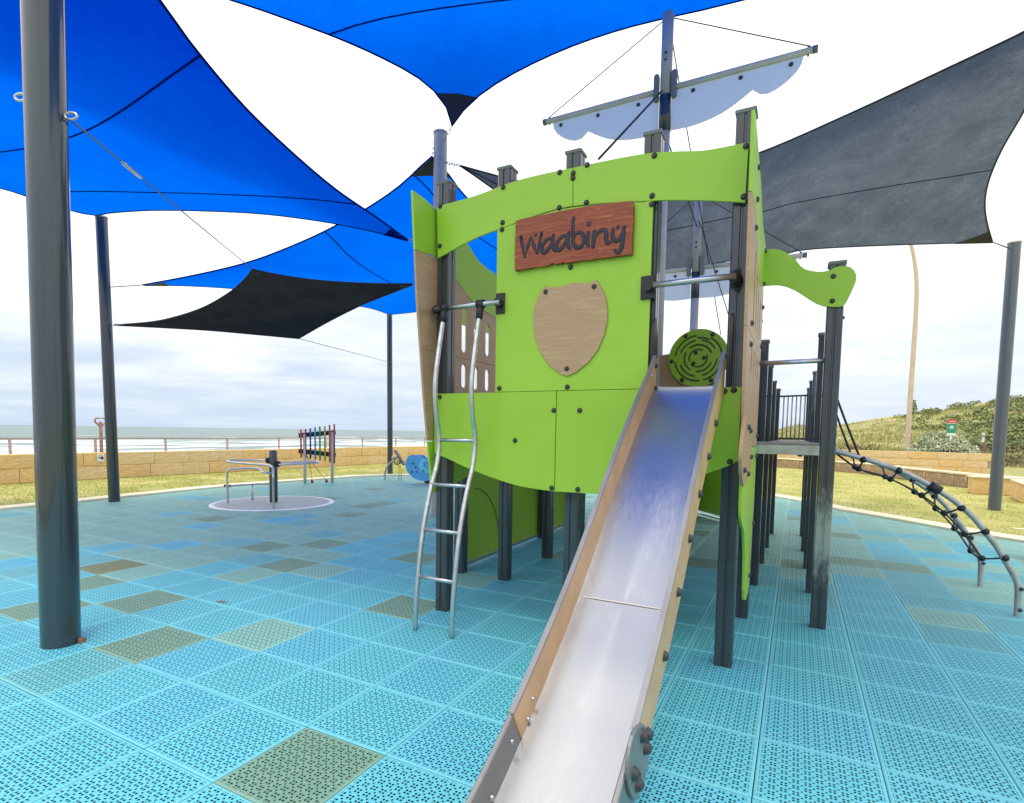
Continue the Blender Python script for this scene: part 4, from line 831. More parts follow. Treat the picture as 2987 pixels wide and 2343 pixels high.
# side walls: lime top, timber middle with pill windows, lime foot
def side(X, dirx):
    th = 0.019 * dirx
    g1 = [(3.422, 3.293), (3.60, 3.285), (3.80, 3.24), (4.0, 3.195), (4.17, 3.155), (4.32, 3.08), (4.45, 3.035), (4.69, 3.01), (4.88, 3.0), (4.88, 2.58), (4.70, 2.605), (4.5, 2.62), (4.256, 2.676), (4.1, 2.75), (3.93, 2.834), (3.757, 2.893), (3.6, 2.885), (3.455, 2.872)]
    o1 = board('side_top_panel', sm(g1[:9], 3) + sm(g1[9:], 3), 'green', pos=X, th=th, plane='X')
    w1 = [(4.88, 2.574), (4.70, 2.599), (4.5, 2.614), (4.256, 2.67), (4.1, 2.744), (3.93, 2.828), (3.757, 2.887), (3.6, 2.879), (3.456, 2.866), (3.485, 2.5), (3.53, 2.139), (4.88, 2.139)]
    wins = [pill((3.96, 2.44), 0.085, 0.50), pill((4.165, 2.392), 0.085, 0.405), pill((4.37, 2.36), 0.085, 0.33), pill((4.58, 2.36), 0.085, 0.30)]
    o2 = board('side_timber_panel', w1, 'ply', pos=X, th=th, plane='X', holes=wins)
    w2 = [(3.531, 2.137), (4.88, 2.137), (4.88, 1.42), (3.63, 1.42), (3.575, 1.78)]
    o3 = board('side_timber_panel', w2, 'ply', pos=X, th=th, plane='X', holes=[pill((c_, 1.985), 0.085, 0.21) for c_ in (3.96, 4.165, 4.37, 4.58)])
    f_ = [(3.631, 1.414), (4.88, 1.414), (4.88, 1.20), (4.4, 1.12), (3.9, 1.02), (3.70, 1.0), (3.678, 1.14)] if X < -1 else [(3.631, 1.414), (4.88, 1.414), (4.90, 0.95), (4.80, 0.60), (4.72, 0.30), (4.32, 0.30), (4.20, 0.62), (4.02, 0.84), (3.80, 0.93), (3.70, 1.02), (3.678, 1.14)]
    o4 = board('side_foot_panel', f_[:2] + sm(f_[2:], 3), 'green', pos=X, th=th, plane='X')
    xo = X + (0.019 if dirx > 0 else 0) if X > -1 else X + 0.019
    for oo, pts in ((o1, [(3.80, 3.14), (3.80, 2.95), (4.80, 2.93), (4.80, 2.68)]), (o2, [(3.80, 2.78), (3.80, 2.20), (4.80, 2.50), (4.80, 2.20)]), (o3, [(3.80, 2.07), (3.80, 1.50), (4.80, 2.07), (4.80, 1.50)]), (o4, [(3.80, 1.34), (4.80, 1.34)] + ([(4.60, 0.42), (4.80, 0.8)] if X > -1 else []))):
        for a, b in pts: bolt((X + 0.0195 if X > -1 else X - 0.0195, a, b), (1 if X > -1 else -1, 0, 0), oo)
side(-0.303, 1)
side(-2.623, -1)
ov = [(3.50, 1.62), (3.39, 1.55), (3.32, 1.45), (3.30, 1.37), (3.38, 1.27), (3.53, 1.20), (3.68, 1.21), (4.02, 1.28), (4.0, 1.42), (3.91, 1.56), (3.60, 1.63)]
ovp = board('timber_fin_panel', sm(ov, 4), 'ply', pos=-0.282, th=0.019, plane='X')
for a, b in ((3.62, 1.55), (3.78, 1.53), (3.95, 1.36), (3.45, 1.30), (3.75, 1.26)): bolt((-0.262, a, b), (1, 0, 0), ovp)
# horn shaped brace out to the tall post
arm = [(-0.302, 2.961), (-0.26, 2.958), (-0.214, 2.951), (-0.178, 2.938), (-0.141, 2.916), (-0.1, 2.882), (-0.059, 2.838), (-0.031, 2.798), (0.001, 2.77), (0.04, 2.754), (0.083, 2.742), (0.125, 2.739), (0.159, 2.743), (0.191, 2.757), (0.22, 2.765), (0.256, 2.765), (0.294, 2.751), (0.319, 2.725), (0.335, 2.688), (0.335, 2.647), (0.321, 2.602), (0.303, 2.552), (0.281, 2.498), (0.262, 2.472), (0.234, 2.468), (0.188, 2.472), (0.137, 2.482), (0.086, 2.507), (0.041, 2.54), (-0.013, 2.584), (-0.067, 2.624), (-0.121, 2.654), (-0.175, 2.672), (-0.221, 2.677), (-0.298, 2.679)]
armb = board('curved_brace_panel', arm, 'green', pos=4.850, th=0.019, sm=0)
for p in [(0.188, 4.85, 2.696), (0.19, 4.85, 2.515)]: bolt(p, (0, -1, 0), armb)
for a, b in ((-0.262, 2.93), (-0.262, 2.76)): bolt((a, 4.90, b - .005), (1, 0, 0), armb, 0.012, BOLT_S)
# wide lower hull sides behind
MB().bar((-3.2, 4.97, 2.84), (-3.2, 8.2, 2.84), 0.02, 0.42).obj('upper_side_panel', 'green', ship)
for x0_, x1_, y0_, y1_ in ((-3.19, -3.19, 4.93, 6.05), (-3.21, -3.22, 6.10, 7.10), (-3.23, -3.24, 7.18, 8.3)):
    mb = MB().bar((x0_, y0_, 0.77), (x1_, y1_, 0.77), 0.02, 1.42); mb.obj('lower_side_panel', 'green', ship)
    MB().bar((x0_ + 0.03, y0_, 0.045), (x1_ + 0.03, y1_, 0.045), 0.03, 0.03).obj('bottom_rail', 'steel', ship)
arcp = [(-3.176, 5.28 + 0.62 * math.sin(a), 0.06 + 0.80 * math.cos(a)) for a in [k * math.pi / 2 / 14 for k in range(15)]]
MB().tube(arcp, 0.0045, 5).obj('engraved_arc', 'green_core', ship)
MB().bar((-1.62, 10.75, 0.8), (-1.05, 10.05, 0.8), 0.02, 1.4).obj('bow_panel', 'green', ship)
MB().bar((-1.62, 10.75, 0.045), (-1.05, 10.05, 0.045), 0.03, 0.03).obj('bottom_rail', 'steel', ship)
MB().bar((-2.6, 9.4, 0.8), (-1.62, 10.75, 0.8), 0.02, 1.4).obj('bow_panel', 'green', ship)
post(-1.66, 10.55, 0, 1.6); post(-1.0, 9.95, 0, 1.6)
# decks
MB().box((-2.50, 3.86, 1.70), (-0.41, 10.0, 1.76)).obj('main_deck', 'grate', ship)
for k in range(6):
    MB().box((-0.268, 4.885 + k * 0.72, 1.375), (0.262 - 0.008, 4.885 + k * 0.72 + 0.705, 1.435)).obj('deck_board', 'grate', ship)
MB().box((-0.29, 4.868, 1.355), (0.158, 4.882, 1.43)).obj('deck_edge', 'galv', ship)
MB().box((-0.285, 4.872, 1.436), (0.155, 4.93, 1.452)).obj('deck_nosing', 'grate', ship)
bolt((0.03, 4.9, 1.36), (0, -0.4, -1), ship, 0.02)
MB().tube([(-0.29, 4.90, 2.078), (0.158, 4.90, 2.082)], 0.0185, 12).obj('cross_rail', 'steel', ship)
# balustrade at the far end of the side deck
bal = MB().tube([(-0.25, 9.33, 2.095), (0.11, 9.33, 2.105)], 0.015, 6).obj('balustrade', 'post', ship)
MB().bar((-0.25, 9.33, 1.46), (0.11, 9.33, 1.46), 0.025, 0.03).obj('bottom_bar', 'post', bal)
for k in range(6): MB().tube([(-0.195 + 0.056 * k, 9.33, 1.46), (-0.195 + 0.056 * k, 9.33, 2.10)], 0.0095, 6).obj('baluster', 'galv', bal)
for x_, yy in ((-0.30, (8.5, 8.85)), (0.155, (8.5, 8.85, 6.4, 6.75))):
    for y_ in yy: MB().tube([(x_, y_, 1.45), (x_, y_, 2.15)], 0.014, 6).obj('side_baluster', 'post', ship)
# horizontal bars on the stern
def saddle(x, y, z_, parent, h_=0.11, w_=0.03):
    mb = plate(pill((x, z_), w_ * 1.5, h_ * 1.35), 'Y', y, 0.012, ch=0.004); mb.sphere((x, y - 0.006, z_), 0.034, 10, 8, (0.9, 0.8, 1.15)); o = mb.obj('bar_bracket', 'black', parent)
    for s in (-1, 1): bolt((x, y, z_ + s * h_ * 0.48), (0, -1, 0), o, 0.010)
barL = MB().tube([(-2.57, 3.635, 2.455), (-1.985, 3.635, 2.457)], 0.0185, 12).obj('hand_bar', 'steel', ship)
MB().tube([(-2.57, 3.70, 2.455), (-2.57, 3.635, 2.455)], 0.022, 10).obj('bar_bracket', 'black', barL)
saddle(-2.565, 3.738, 2.455, barL); MB().sphere((-2.565, 3.65, 2.455), 0.034, 10, 8).obj('bar_bracket', 'black', barL)
plate([(-2.048, 2.385), (-1.975, 2.385), (-1.975, 2.535), (-2.048, 2.535)], 'Y', 3.700, -0.016, ch=0.004).obj('bar_bracket', 'black', barL)
MB().tube([(-2.01, 3.70, 2.457), (-2.01, 3.628, 2.457)], 0.03, 10).obj('bar_bracket', 'black', barL)
barR = MB().tube([(-0.86, 3.635, 2.457), (-0.365, 3.635, 2.457)], 0.0195, 12).obj('hand_bar', 'steel', ship)
plate([(-0.955, 2.385), (-0.862, 2.385), (-0.862, 2.535), (-0.955, 2.535)], 'Y', 3.700, -0.016, ch=0.004).obj('bar_bracket', 'black', barR)
MB().tube([(-0.90, 3.70, 2.457), (-0.90, 3.64, 2.457)], 0.03, 10).obj('bar_bracket', 'black', barR)
MB().sphere((-0.375, 3.665, 2.457), 0.038, 10, 8, (1, 1, 1.2)).obj('bar_bracket', 'black', barR); saddle(-0.365, 3.738, 2.457, barR)
# curved ladder
LZ = [(3.635, 2.43), (3.60, 2.30), (3.545, 2.05), (3.515, 1.85), (3.53, 1.65), (3.575, 1.45), (3.55, 1.25), (3.465, 1.05), (3.37, 0.75), (3.315, 0.45), (3.285, 0.2), (3.275, 0.0)]
lxs = (-2.475, -2.148)
for x_ in lxs:
    rr_ = MB().tube(smooth_pts([(x_, a, b) for a, b in LZ], 4), 0.0185, 12).obj('ladder_rail', 'steel', ship)
    mb = MB().tube([(x_ - 0.03, 3.635, 2.457), (x_ + 0.03, 3.635, 2.457)], 0.032, 12); mb.tube([(x_, 3.635, 2.45), (x_, 3.612, 2.34)], [0.031, 0.024], 12); mb.obj('tee_clamp', 'black', rr_)
lad = smooth_pts([(0, a, b) for a, b in LZ], 8)
for z_ in (1.43, 1.09, 0.755, 0.405):
    y_ = min(lad, key=lambda p: abs(p.z - z_)).y; MB().tube([(lxs[0], y_, z_), (lxs[1], y_, z_)], 0.0145, 10).obj('ladder_rung', 'steel', ship)
# slide
xa, xb = -0.835, -0.432
BED = [(3.76, 1.815), (3.66, 1.79), (3.45, 1.66), (2.933, 1.275), (2.36, 0.80), (2.0, 0.545), (1.78, 0.405), (1.55, 0.275), (1.35, 0.185), (1.15, 0.13), (0.85, 0.11)]
bed = smooth_pts([(0, a, b) for a, b in BED], 6)
slide = thing('slide', (-0.66, 2.3, 0.8), None, None) if False else None
rows = []
for p in bed: rows.append([(xa + (xb - xa) * k / 12, p.y, p.z + 0.006 * abs(k / 6 - 1) ** 4) for k in range(13)])
mb = MB().grid(rows); rows2 = [[(x_, p.y, p.z - 0.02) for x_ in (xb, xa)] for p in bed]; mb.grid(rows2)
sl = mb.obj('slide', 'slide', ship)
bi = [p for p in bed if p.y > 2.28]; ps = bi[-1]
MB().add([(xa + .02, 2.310, 0.7668), (xb - .02, 2.310, 0.7668), (xb - .02, 2.316, 0.7710), (xa + .02, 2.316, 0.7710)], [(0, 1, 2, 3)]).obj('bed_weld', 'pale_post', sl)
def rail(X, th, name, mat, y_hi, y_lo, up_=0.152, dn_=0.045, cut=None):
    pts = [p for p in bed if y_lo - 0.001 <= p.y <= y_hi]
    def zb(y):
        for a, b in zip(bed, bed[1:]):
            if a.y >= y >= b.y: return a.z + (b.z - a.z) * ((a.y - y) / max(a.y - b.y, 1e-6))
        return bed[-1].z
    def nrm(y):
        s_ = (zb(y + .05) - zb(y - .05)) / 0.1; n_ = Vector((-s_, 1)).normalized(); return n_
    ys = [y_hi - (y_hi - y_lo) * k / 26 for k in range(27)]
    top = [(y + nrm(y).x * up_, zb(y) + nrm(y).y * up_) for y in ys]; bot = [(y - nrm(y).x * dn_, zb(y) - nrm(y).y * dn_) for y in ys]
    if cut == 'top': top = [(3.70, 1.995), (3.67, 2.01)] + [t_ for t_ in top if t_[0] < 3.56]; bot = [(3.70, 1.74)] + [t_ for t_ in bot if t_[0] < 3.66]
    return plate(top + bot[::-1], 'X', X, th, ch=0.004).obj(name, mat, sl), top
for X, th, xi in ((xa, -0.019, -1), (xb, 0.019, 1)):
    w_, top = rail(X, th, 'timber_rail', 'ply_long', 3.64, 1.745 if xi < 0 else 1.80, cut='top')
    s_, _ = rail(X, th, 'steel_rail', 'rail_steel', (1.74 if xi < 0 else 1.795), 0.9, dn_=0.06)
    for yy in (1.66, 1.52): bolt((X - 0.0005 * xi, yy, 0.42 if yy > 1.6 else 0.30), (-xi, 0, 0), s_, 0.009, BOLT_S)
    for (yy, zz_) in ((1.83, 0.50), (1.79, 0.44), (3.55, 1.87)): bolt((X - 0.0005 * xi, yy, zz_), (-xi, 0, 0), w_, 0.009, BOLT_S)
    # thin steel lip along the inner top edge
    lr = []
    for (x_, up2) in ((X - 0.002 * xi, -0.007), (X - 0.002 * xi, 0.003), (X + 0.020 * xi, 0.003), (X + 0.020 * xi, -0.007)): lr.append([(x_, a - 0.0, b + up2) for a, b in top])
    MB().grid(lr, False).obj('steel_edge', 'rail_steel', w_)
    if xi > 0:
        for yy, zz_ in [(3.312, 1.567), (3.083, 1.386), (2.823, 1.21), (2.585, 1.028), (2.345, 0.841), (2.108, 0.652)]: bolt((X + 0.019, yy, zz_), (1, 0, 0), w_, 0.019)
        ov = [(1.743, 0.562), (1.825, 0.5), (1.86, 0.432), (1.851, 0.378), (1.806, 0.336), (1.727, 0.325), (1.681, 0.338), (1.617, 0.4), (1.582, 0.465), (1.582, 0.52), (1.611, 0.568), (1.665, 0.582)]
        op = board('joint_plate', sm(ov + [ov[0]], 3)[:-1], 'rail_steel', pos=X + 0.020, th=0.011, plane='X', parent=sl)
        for a, b in [(1.739, 0.523), (1.808, 0.494), (1.789, 0.456), (1.643, 0.448), (1.695, 0.383)]: bolt((X + 0.031, a, b), (1, 0, 0), op, 0.021)
    for a, b in ((3.66, 1.945), (3.66, 1.80)): bolt((X - 0.0005 * xi, a, b), (-xi, 0, 0), w_, 0.0155)
for X in (-0.885, -0.397): board('entry_guard', sm([(3.72, 1.80), (3.80, 1.80), (3.84, 2.05), (3.80, 2.24), (3.74, 2.26), (3.70, 2.10), (3.72, 1.80)], 4)[:-1], 'black', pos=X, th=0.02, plane='X', parent=sl)
# barrier with the maze disc
brd = [(-1.072, 2.171), (-1.0, 2.18), (-0.908, 2.181), (-0.603, 2.18), (-0.591, 1.883), (-1.063, 1.894)]
bb = board('barrier_panel', brd, 'ply', pos=4.83, th=0.019)
dc = (-0.748, 2.13); dr = 0.237; dyy = 4.79
disc = board('maze_disc', circle2(dc, dr, 44), 'green', pos=dyy, th=0.019, parent=ship)
def ring_seg(r_, a0, a1): return [(dc[0] + dr * r_ * math.cos(R(a)), dyy - 0.001, dc[1] + dr * r_ * math.sin(R(a))) for a in [a0 + (a1 - a0) * k / 14 for k in range(15)]]
for r_, a0, a1 in ((.78, 95, 172), (.78, 188, 275), (.78, -75, -10), (.78, 5, 60), (.62, 30, 80), (.62, 100, 160), (.62, 200, 262), (.62, -60, -5), (.62, 285, 320), (.46, 20, 130), (.46, 150, 240), (.46, 262, 340), (.30, 60, 200), (.30, 220, 380), (.70, 60, 95)):
    MB().tube(ring_seg(r_, a0, a1), 0.0075, 6, squash=(1, dyy - 0.001, 0.4)).obj('maze_groove', 'green_core', disc)
for a in (60, 120, 185, 0, 235, 300): bolt((dc[0] + dr * .9 * math.cos(R(a)), dyy, dc[1] + dr * .9 * math.sin(R(a))), (0, -1, 0), disc, 0.0155)
for a, b in ((-.02, .045), (.045, 0.0), (-.035, -.04)): bolt((dc[0] + a, dyy, dc[1] + b), (0, -1, 0), disc, 0.014)
MB().tube([(dc[0] + dr * 1.0 + .02 + .03 * math.cos(a), dyy + .01, dc[1] + dr * 0.75 + .03 * math.sin(a)) for a in [k * math.pi / 6 for k in range(12)]], 0.004, 5, closed=True).obj('lift_ring', 'steel', disc)
# masts with yards and furled sail boards
def mast(x, y, z0, ztop, zy, rm, sleeve=True, stays=()):
    mt = MB().tube([(x, y, z0), (x, y, zy - 0.05)], rm, 20).obj('mast', 'pole_light', ship)
    MB().tube([(x, y, zy - 0.45), (x, y, zy - 0.06)], rm * 0.98 + .006, 20).obj('mast_sleeve', 'post', mt)
    MB().tube([(x, y, zy - 0.06), (x, y, ztop)], rm * 1.02, 20).obj('upper_mast', 'pole_light', mt)
    for dz_ in (0.30, 0.37, -0.25): bolt((x + .0, y - rm, zy + dz_), (0, -1, 0), mt, 0.013)
    for sg in (-1, 1):
        MB().tube([(x + sg * (rm + .01), y - 0.02, zy + sg * 0.0), (x + sg * 1.475, y - 0.02, zy)], 0.033, 10).obj('yard', 'beige', mt)
        MB().tube([(x + sg * 1.44, y - 0.02, zy), (x + sg * 1.485, y - 0.02, zy)], 0.036, 10).obj('yard_end', 'cap', mt)
        MB().tube([(x + sg * 1.40, y - 0.02, zy - .05), (x + sg * 1.40, y - 0.02, zy + .05)], 0.010, 6).obj('yard_pin', 'cap', mt)
        plate(pill((x + sg * (rm + .035), zy + 0.03), 0.06, 0.30), 'Y', y - 0.055, 0.05, ch=.006).obj('yard_bracket', 'cap', mt)
        o_ = [(0.07, -0.03), (1.36, -0.035), (1.345, -0.10), (1.30, -0.17), (1.20, -0.25), (1.07, -0.305), (0.98, -0.30), (0.90, -0.235), (0.78, -0.31), (0.62, -0.39), (0.45, -0.435), (0.28, -0.455), (0.07, -0.45)]
        pts = [(x + sg * a, zy + b) for a, b in ([o_[0], o_[1]] + sm(o_[1:7], 4)[1:] + sm(o_[7:], 4))]
        sp_ = board('furled_sail_board', pts, 'white_panel', pos=y - 0.02, th=0.014, parent=mt)
        for a in (0.30, 0.78, 1.25): bolt((x + sg * a, y - 0.02, zy - 0.085), (0, -1, 0), sp_, 0.02)
        wire((x + sg * 1.42, y - 0.02, zy + 0.04), (x, y, ztop - 0.03), mt, 0.006, 'stay_rope', 'rope')
    return mt
MA = (-1.47, 6.5); MC = (-1.47, 8.9)
m1 = mast(*MA, 1.76, 6.15, 5.335, 0.062)
m2 = mast(*MC, 1.76, 5.15, 4.02, 0.060)
wire((MA[0] - .03, MA[1] - .07, 5.30), (-1.58, 4.6, 3.806), m1, 0.011, 'stay_rope', 'rope')
wire((MA[0], MA[1] + .05, 6.1), (MC[0] + 0.25, MC[1] + 1.2, 3.2), m1, 0.007, 'stay_rope', 'rope')
wire((MA[0], MA[1], 4.9), (MC[0], MC[1] - .06, 4.62), m2, 0.009, 'stay_rope', 'rope')
wire((MC[0] + .03, MC[1] - .06, 4.70), (MC[0] + .62, MC[1] - 0.1, 2.9), m2, 0.007, 'stay_rope', 'rope')
# arched rope climber off the side deck
ach = [(0.269, 1.381), (0.508, 1.316), (0.66, 1.269), (0.861, 1.195), (1.064, 1.083), (1.214, 0.981), (1.32, 0.891), (1.41, 0.795), (1.484, 0.689), (1.558, 0.584), (1.615, 0.479), (1.665, 0.388), (1.7, 0.315), (1.719, 0.24), (1.724, 0.124), (1.728, -0.012)]
ach[-1] = (ach[-1][0], -0.03)
arch = None
for Y in (6.10, 7.17):
    c_ = smooth_pts([(a, Y, b) for a, b in ach], 4)
    o = MB().tube(c_, 0.024, 12).obj('arch_climber' if arch is None else 'arch_rail', 'galv', ship if arch is None else arch)
    if arch is None: arch = o
    bolt((1.735, Y - 0.024, 0.24), (0.5, -1, 0), o, 0.016)
    bolt((1.735, Y - 0.024, 0.06), (0.5, -1, 0), o, 0.016) if Y < 7 else None
    if Y < 7:
        ci = min(range(len(c_)), key=lambda i: abs(c_[i].x - 1.106))
        MB().tube([c_[ci - 1], c_[ci + 1]], 0.045, 10).obj('pipe_clamp', 'black', arch)
cN = [Vector((a, 6.10, b)) for a, b in ach]; cF = [Vector((a, 7.17, b)) for a, b in ach]
st = [(0.558, 1.291), (0.835, 1.202), (1.106, 1.058), (1.304, 0.895), (1.476, 0.703), (1.619, 0.489)]
mids = []
for k, (sx_, sz_) in enumerate(st):
    a = Vector((sx_, 6.10, sz_)); b = Vector((sx_, 7.17, sz_)); tng = Vector(((st[min(k + 1, 5)][0] - st[max(k - 1, 0)][0]), 0, (st[min(k + 1, 5)][1] - st[max(k - 1, 0)][1]))).normalized()
    dnv = Vector((tng.z, 0, -tng.x)); dnv = dnv if dnv.z < 0 else -dnv
    mm = [a.lerp(b, .33) + dnv * 0.10 + tng * 0.03, a.lerp(b, .67) + dnv * 0.10 + tng * 0.03]; mids.append(mm)
    MB().tube(smooth_pts([a, mm[0], mm[1], b], 4), 0.0085, 6).obj('net_rope', 'rope', arch)
    for e_ in (a, b): MB().sphere(e_, 0.033, 8, 6, (1, 1.3, 1)).obj('rope_clamp', 'black', arch)
    for e_ in mm: MB().sphere(e_, 0.030, 8, 6).obj('rope_knot', 'black', arch)
start = [Vector((0.26, 6.45, 1.42)), Vector((0.26, 6.82, 1.42))]
for j in (0, 1): MB().tube(smooth_pts([start[j]] + [m_[j] for m_ in mids], 4), 0.0085, 6).obj('net_rope', 'rope', arch)
hx = [(0.522, 1.332), (0.478, 1.338)]
for (Y, (a, b)), (Yt, zt) in zip(((6.1, hx[0]), (6.4, hx[1])), ((6.0, 1.98), (6.06, 1.86))):
    MB().tube([(0.27, Yt, zt), ((0.27 + a) / 2, (Yt + Y) / 2, (zt + b) / 2 - .01), (a, Y, b)], 0.010, 6).obj('hang_rope', 'rope', arch)
for z_ in (2.40, 1.66, 1.30, 1.02, 0.96, 0.83, 0.77, 0.60): bolt((0.268, 5.6 if z_ < 2 else 4.93, z_), (1, 0, 0), ship, 0.013)

# ------------------------------------------------------------------ carousel
SC = Vector((-9.25, 7.57, 0)); sr = 1.14
car = thing('carousel', (SC.x, SC.y, 0), 'flush round carousel with steel handrails and a seat beside the lawn', 'carousel')
M['chequer'] = material('ribbed_aluminium_plate', (0.52, 0.56, 0.54), (0.46, 0.50, 0.48), scale=9, rough=0.5, metal=0.1)
plate([(SC.x + sr * 0.94 * math.cos(a), SC.y + sr * 0.94 * math.sin(a)) for a in [k * math.pi / 32 for k in range(64)]], 'Z', 0.012, -0.02).obj('turntable', 'chequer', car)
tt = car.children[-1] if car.children else None
ttab = [o for o in bpy.data.objects if o.name == 'turntable'][0]
rm_ = MB()
for k in range(-17, 18):
    off = k * 0.062; hw = math.sqrt(max(0.0, (sr * .92) ** 2 - off ** 2)); d1 = Vector((math.cos(R(52)), math.sin(R(52)), 0)); d2 = Vector((-d1.y, d1.x, 0))
    if hw > 0.1: rm_.bar(SC + d2 * off - d1 * hw + Vector((0, 0, .0145)), SC + d2 * off + d1 * hw + Vector((0, 0, .0145)), 0.030, 0.006)
rm_.obj('plate_ribs', 'chequer', ttab, kind='stuff')
MB().grid([[SC + Vector((math.cos(a) * r_, math.sin(a) * r_, z_)) for a in [k * math.pi / 32 for k in range(65)]] for r_, z_ in ((sr * .945, 0.0), (sr * .95, 0.016), (sr * 1.0, 0.016), (sr * 1.02, 0.004))]).obj('rim_ring', 'white_panel', car)
MB().tube([SC + Vector((0, 0, 0)), SC + Vector((0, 0, 1.045)), SC + Vector((0, 0, 1.065))], [0.079, 0.079, 0.068], 20).obj('centre_post', 'post', car)
MB().tube([SC + Vector((0, 0, 0.012)), SC + Vector((0, 0, 0.03))], [0.14, 0.13], 20).obj('post_collar', 'galv', car)
def c3(dx, dz, back=0.0): return SC + rt * dx + Vector((-rt.y, rt.x, 0)) * back + Vector((0, 0, dz))
FU = Vector((-8.474, 6.925, 0)); LU = Vector((-9.865, 6.995, 0)); SU = Vector((-9.868, 7.553, 0))
rtf = Vector((rt.x, rt.y, 0)).normalized(); bk = Vector((-rtf.y, rtf.x, 0))
k1 = [SC + Vector((0, 0, .86)) - rtf * .10 + bk * .02, SC - rtf * .45 + bk * .10 + Vector((0, 0, .855)), SC - rtf * .78 + bk * .02 + Vector((0, 0, .85)), SC - rtf * .86 - bk * .12 + Vector((0, 0, .84)), SC - rtf * .70 - bk * .28 + Vector((0, 0, .83)), SC - rtf * .2 - bk * .5 + Vector((0, 0, .815)), FU + bk * .15 + Vector((0, 0, .80)) - rtf * .1, FU + Vector((0, 0, .66)), FU + Vector((0, 0, .45)), FU + Vector((0, 0, 0))]
MB().tube(smooth_pts(k1, 6), 0.021, 10).obj('handrail', 'steel', car)
k2 = [SC + Vector((0, 0, .80)) + rtf * .10, SC + rtf * .45 + bk * .08 + Vector((0, 0, .83)), SC + rtf * .82 + bk * .06 + Vector((0, 0, .845)), SC + rtf * .93 - bk * .04 + Vector((0, 0, .84)), SC + rtf * .80 - bk * .14 + Vector((0, 0, .83)), SC + rtf * .4 - bk * .14 + Vector((0, 0, .80)), SC + rtf * .12 - bk * .06 + Vector((0, 0, .78))]
MB().tube(smooth_pts(k2, 6), 0.021, 10).obj('handrail', 'steel', car)
k3 = [LU, LU + Vector((0, 0, .35)), LU + Vector((0, 0, .62)), LU + Vector((0, 0, .69)) + (SU - LU) * .02 + rtf * .08, LU + rtf * .6 + Vector((0, 0, .71)), FU - rtf * .2 + Vector((0, 0, .70)), FU + Vector((0, 0, .68))]
MB().tube(smooth_pts(k3, 6), 0.021, 10).obj('handrail', 'steel', car)
for sg in (-1, 1): MB().sphere(SC + rtf * .10 * sg + Vector((0, 0, .86 if sg < 0 else .79)), 0.062, 10, 8).obj('rail_clamp', 'black', car)
MB().tube([SU, SU + Vector((0, 0, .345))], 0.021, 10).obj('seat_leg', 'steel', car)
sd0 = (LU + SU) / 2
seat_pts = [LU + Vector((0, 0, .36)) + rtf * .0, LU + rtf * .35 + bk * .30 + Vector((0, 0, .365)), SU + rtf * .45 + bk * .05 + Vector((0, 0, .36))]
mb = MB(); sp_ = smooth_pts(seat_pts, 6)
mb.grid([[p + Vector((0, 0, dz_)) + bk * w_ for p in sp_] for w_, dz_ in ((-.09, -.01), (-.09, .012), (.09, .012), (.09, -.01), (-.09, -.01))]); mb.obj('seat', 'galv', car)
for s_ in (-1, 1): MB().sphere(LU + rtf * .05 * s_ + Vector((0, 0, .36)), 0.028, 8, 6).obj('rail_clamp', 'black', car)

# ------------------------------------------------------------------ chimes
CA = Vector((-11.934, 10.80, 0)); CB = Vector((-11.55, 11.43, 0))
chm = thing('chime_frame', ((CA.x + CB.x) / 2, (CA.y + CB.y) / 2, 0), 'outdoor chime frame with eight rainbow coloured tubes at the lawn edge', 'musical instrument')
tops = [(-11.941, 10.789, 1.356), (-11.543, 11.442, 1.43)]
for b_, t_ in zip((CA, CB), tops): MB().tube([b_, (b_.x, b_.y, t_[2])], 0.042, 12).obj('frame_post', 'pale_post', chm)
rr = [(-12.008, 10.678, 1.319), (-11.492, 11.525, 1.416), (-12.011, 10.674, 0.894), (-11.494, 11.522, 0.773)]
for i in (0, 2): MB().bar(Vector(rr[i]) + Vector((-.05, .03, 0)), Vector(rr[i + 1]) + Vector((-.05, .03, 0)), 0.05, 0.125).obj('cross_rail', 'wood_dark', chm)
tb_ = [(-11.983, 10.719, 1.482), (-11.987, 10.712, 0.722), (-11.919, 10.824, 1.496), (-11.923, 10.818, 0.708), (-11.854, 10.931, 1.52), (-11.858, 10.925, 0.681), (-11.788, 11.04, 1.551), (-11.792, 11.033, 0.644), (-11.722, 11.147, 1.572), (-11.726, 11.141, 0.622), (-11.653, 11.261, 1.589), (-11.657, 11.255, 0.604), (-11.584, 11.373, 1.621), (-11.588, 11.367, 0.574), (-11.518, 11.482, 1.649), (-11.522, 11.476, 0.542)]
for i, mn in enumerate(('red', 'maroon', 'navy', 'azure', 'leaf', 'olive', 'orange', 'red')):
    a, b = Vector(tb_[2 * i]), Vector(tb_[2 * i + 1]); oo = Vector((0.015, -0.01, 0)); a.x = b.x = (a.x + b.x) / 2; a.y = b.y = (a.y + b.y) / 2
    MB().tube([a + oo, b + oo], 0.024, 10).obj('chime_tube', mn, chm)
for (a, b) in ((-11.80, 10.93), (-11.62, 11.28)):
    o = MB().sphere((a, b, 0.05), 0.045, 8, 6).obj('mallet', 'maroon', chm)
    MB().tube(smooth_pts([(-11.9, 10.85, 0.75), ((a - 11.85) / 2, (b + 10.9) / 2, 0.35), (a, b, 0.06)], 5), 0.006, 5).obj('mallet_cord', 'rope', o)

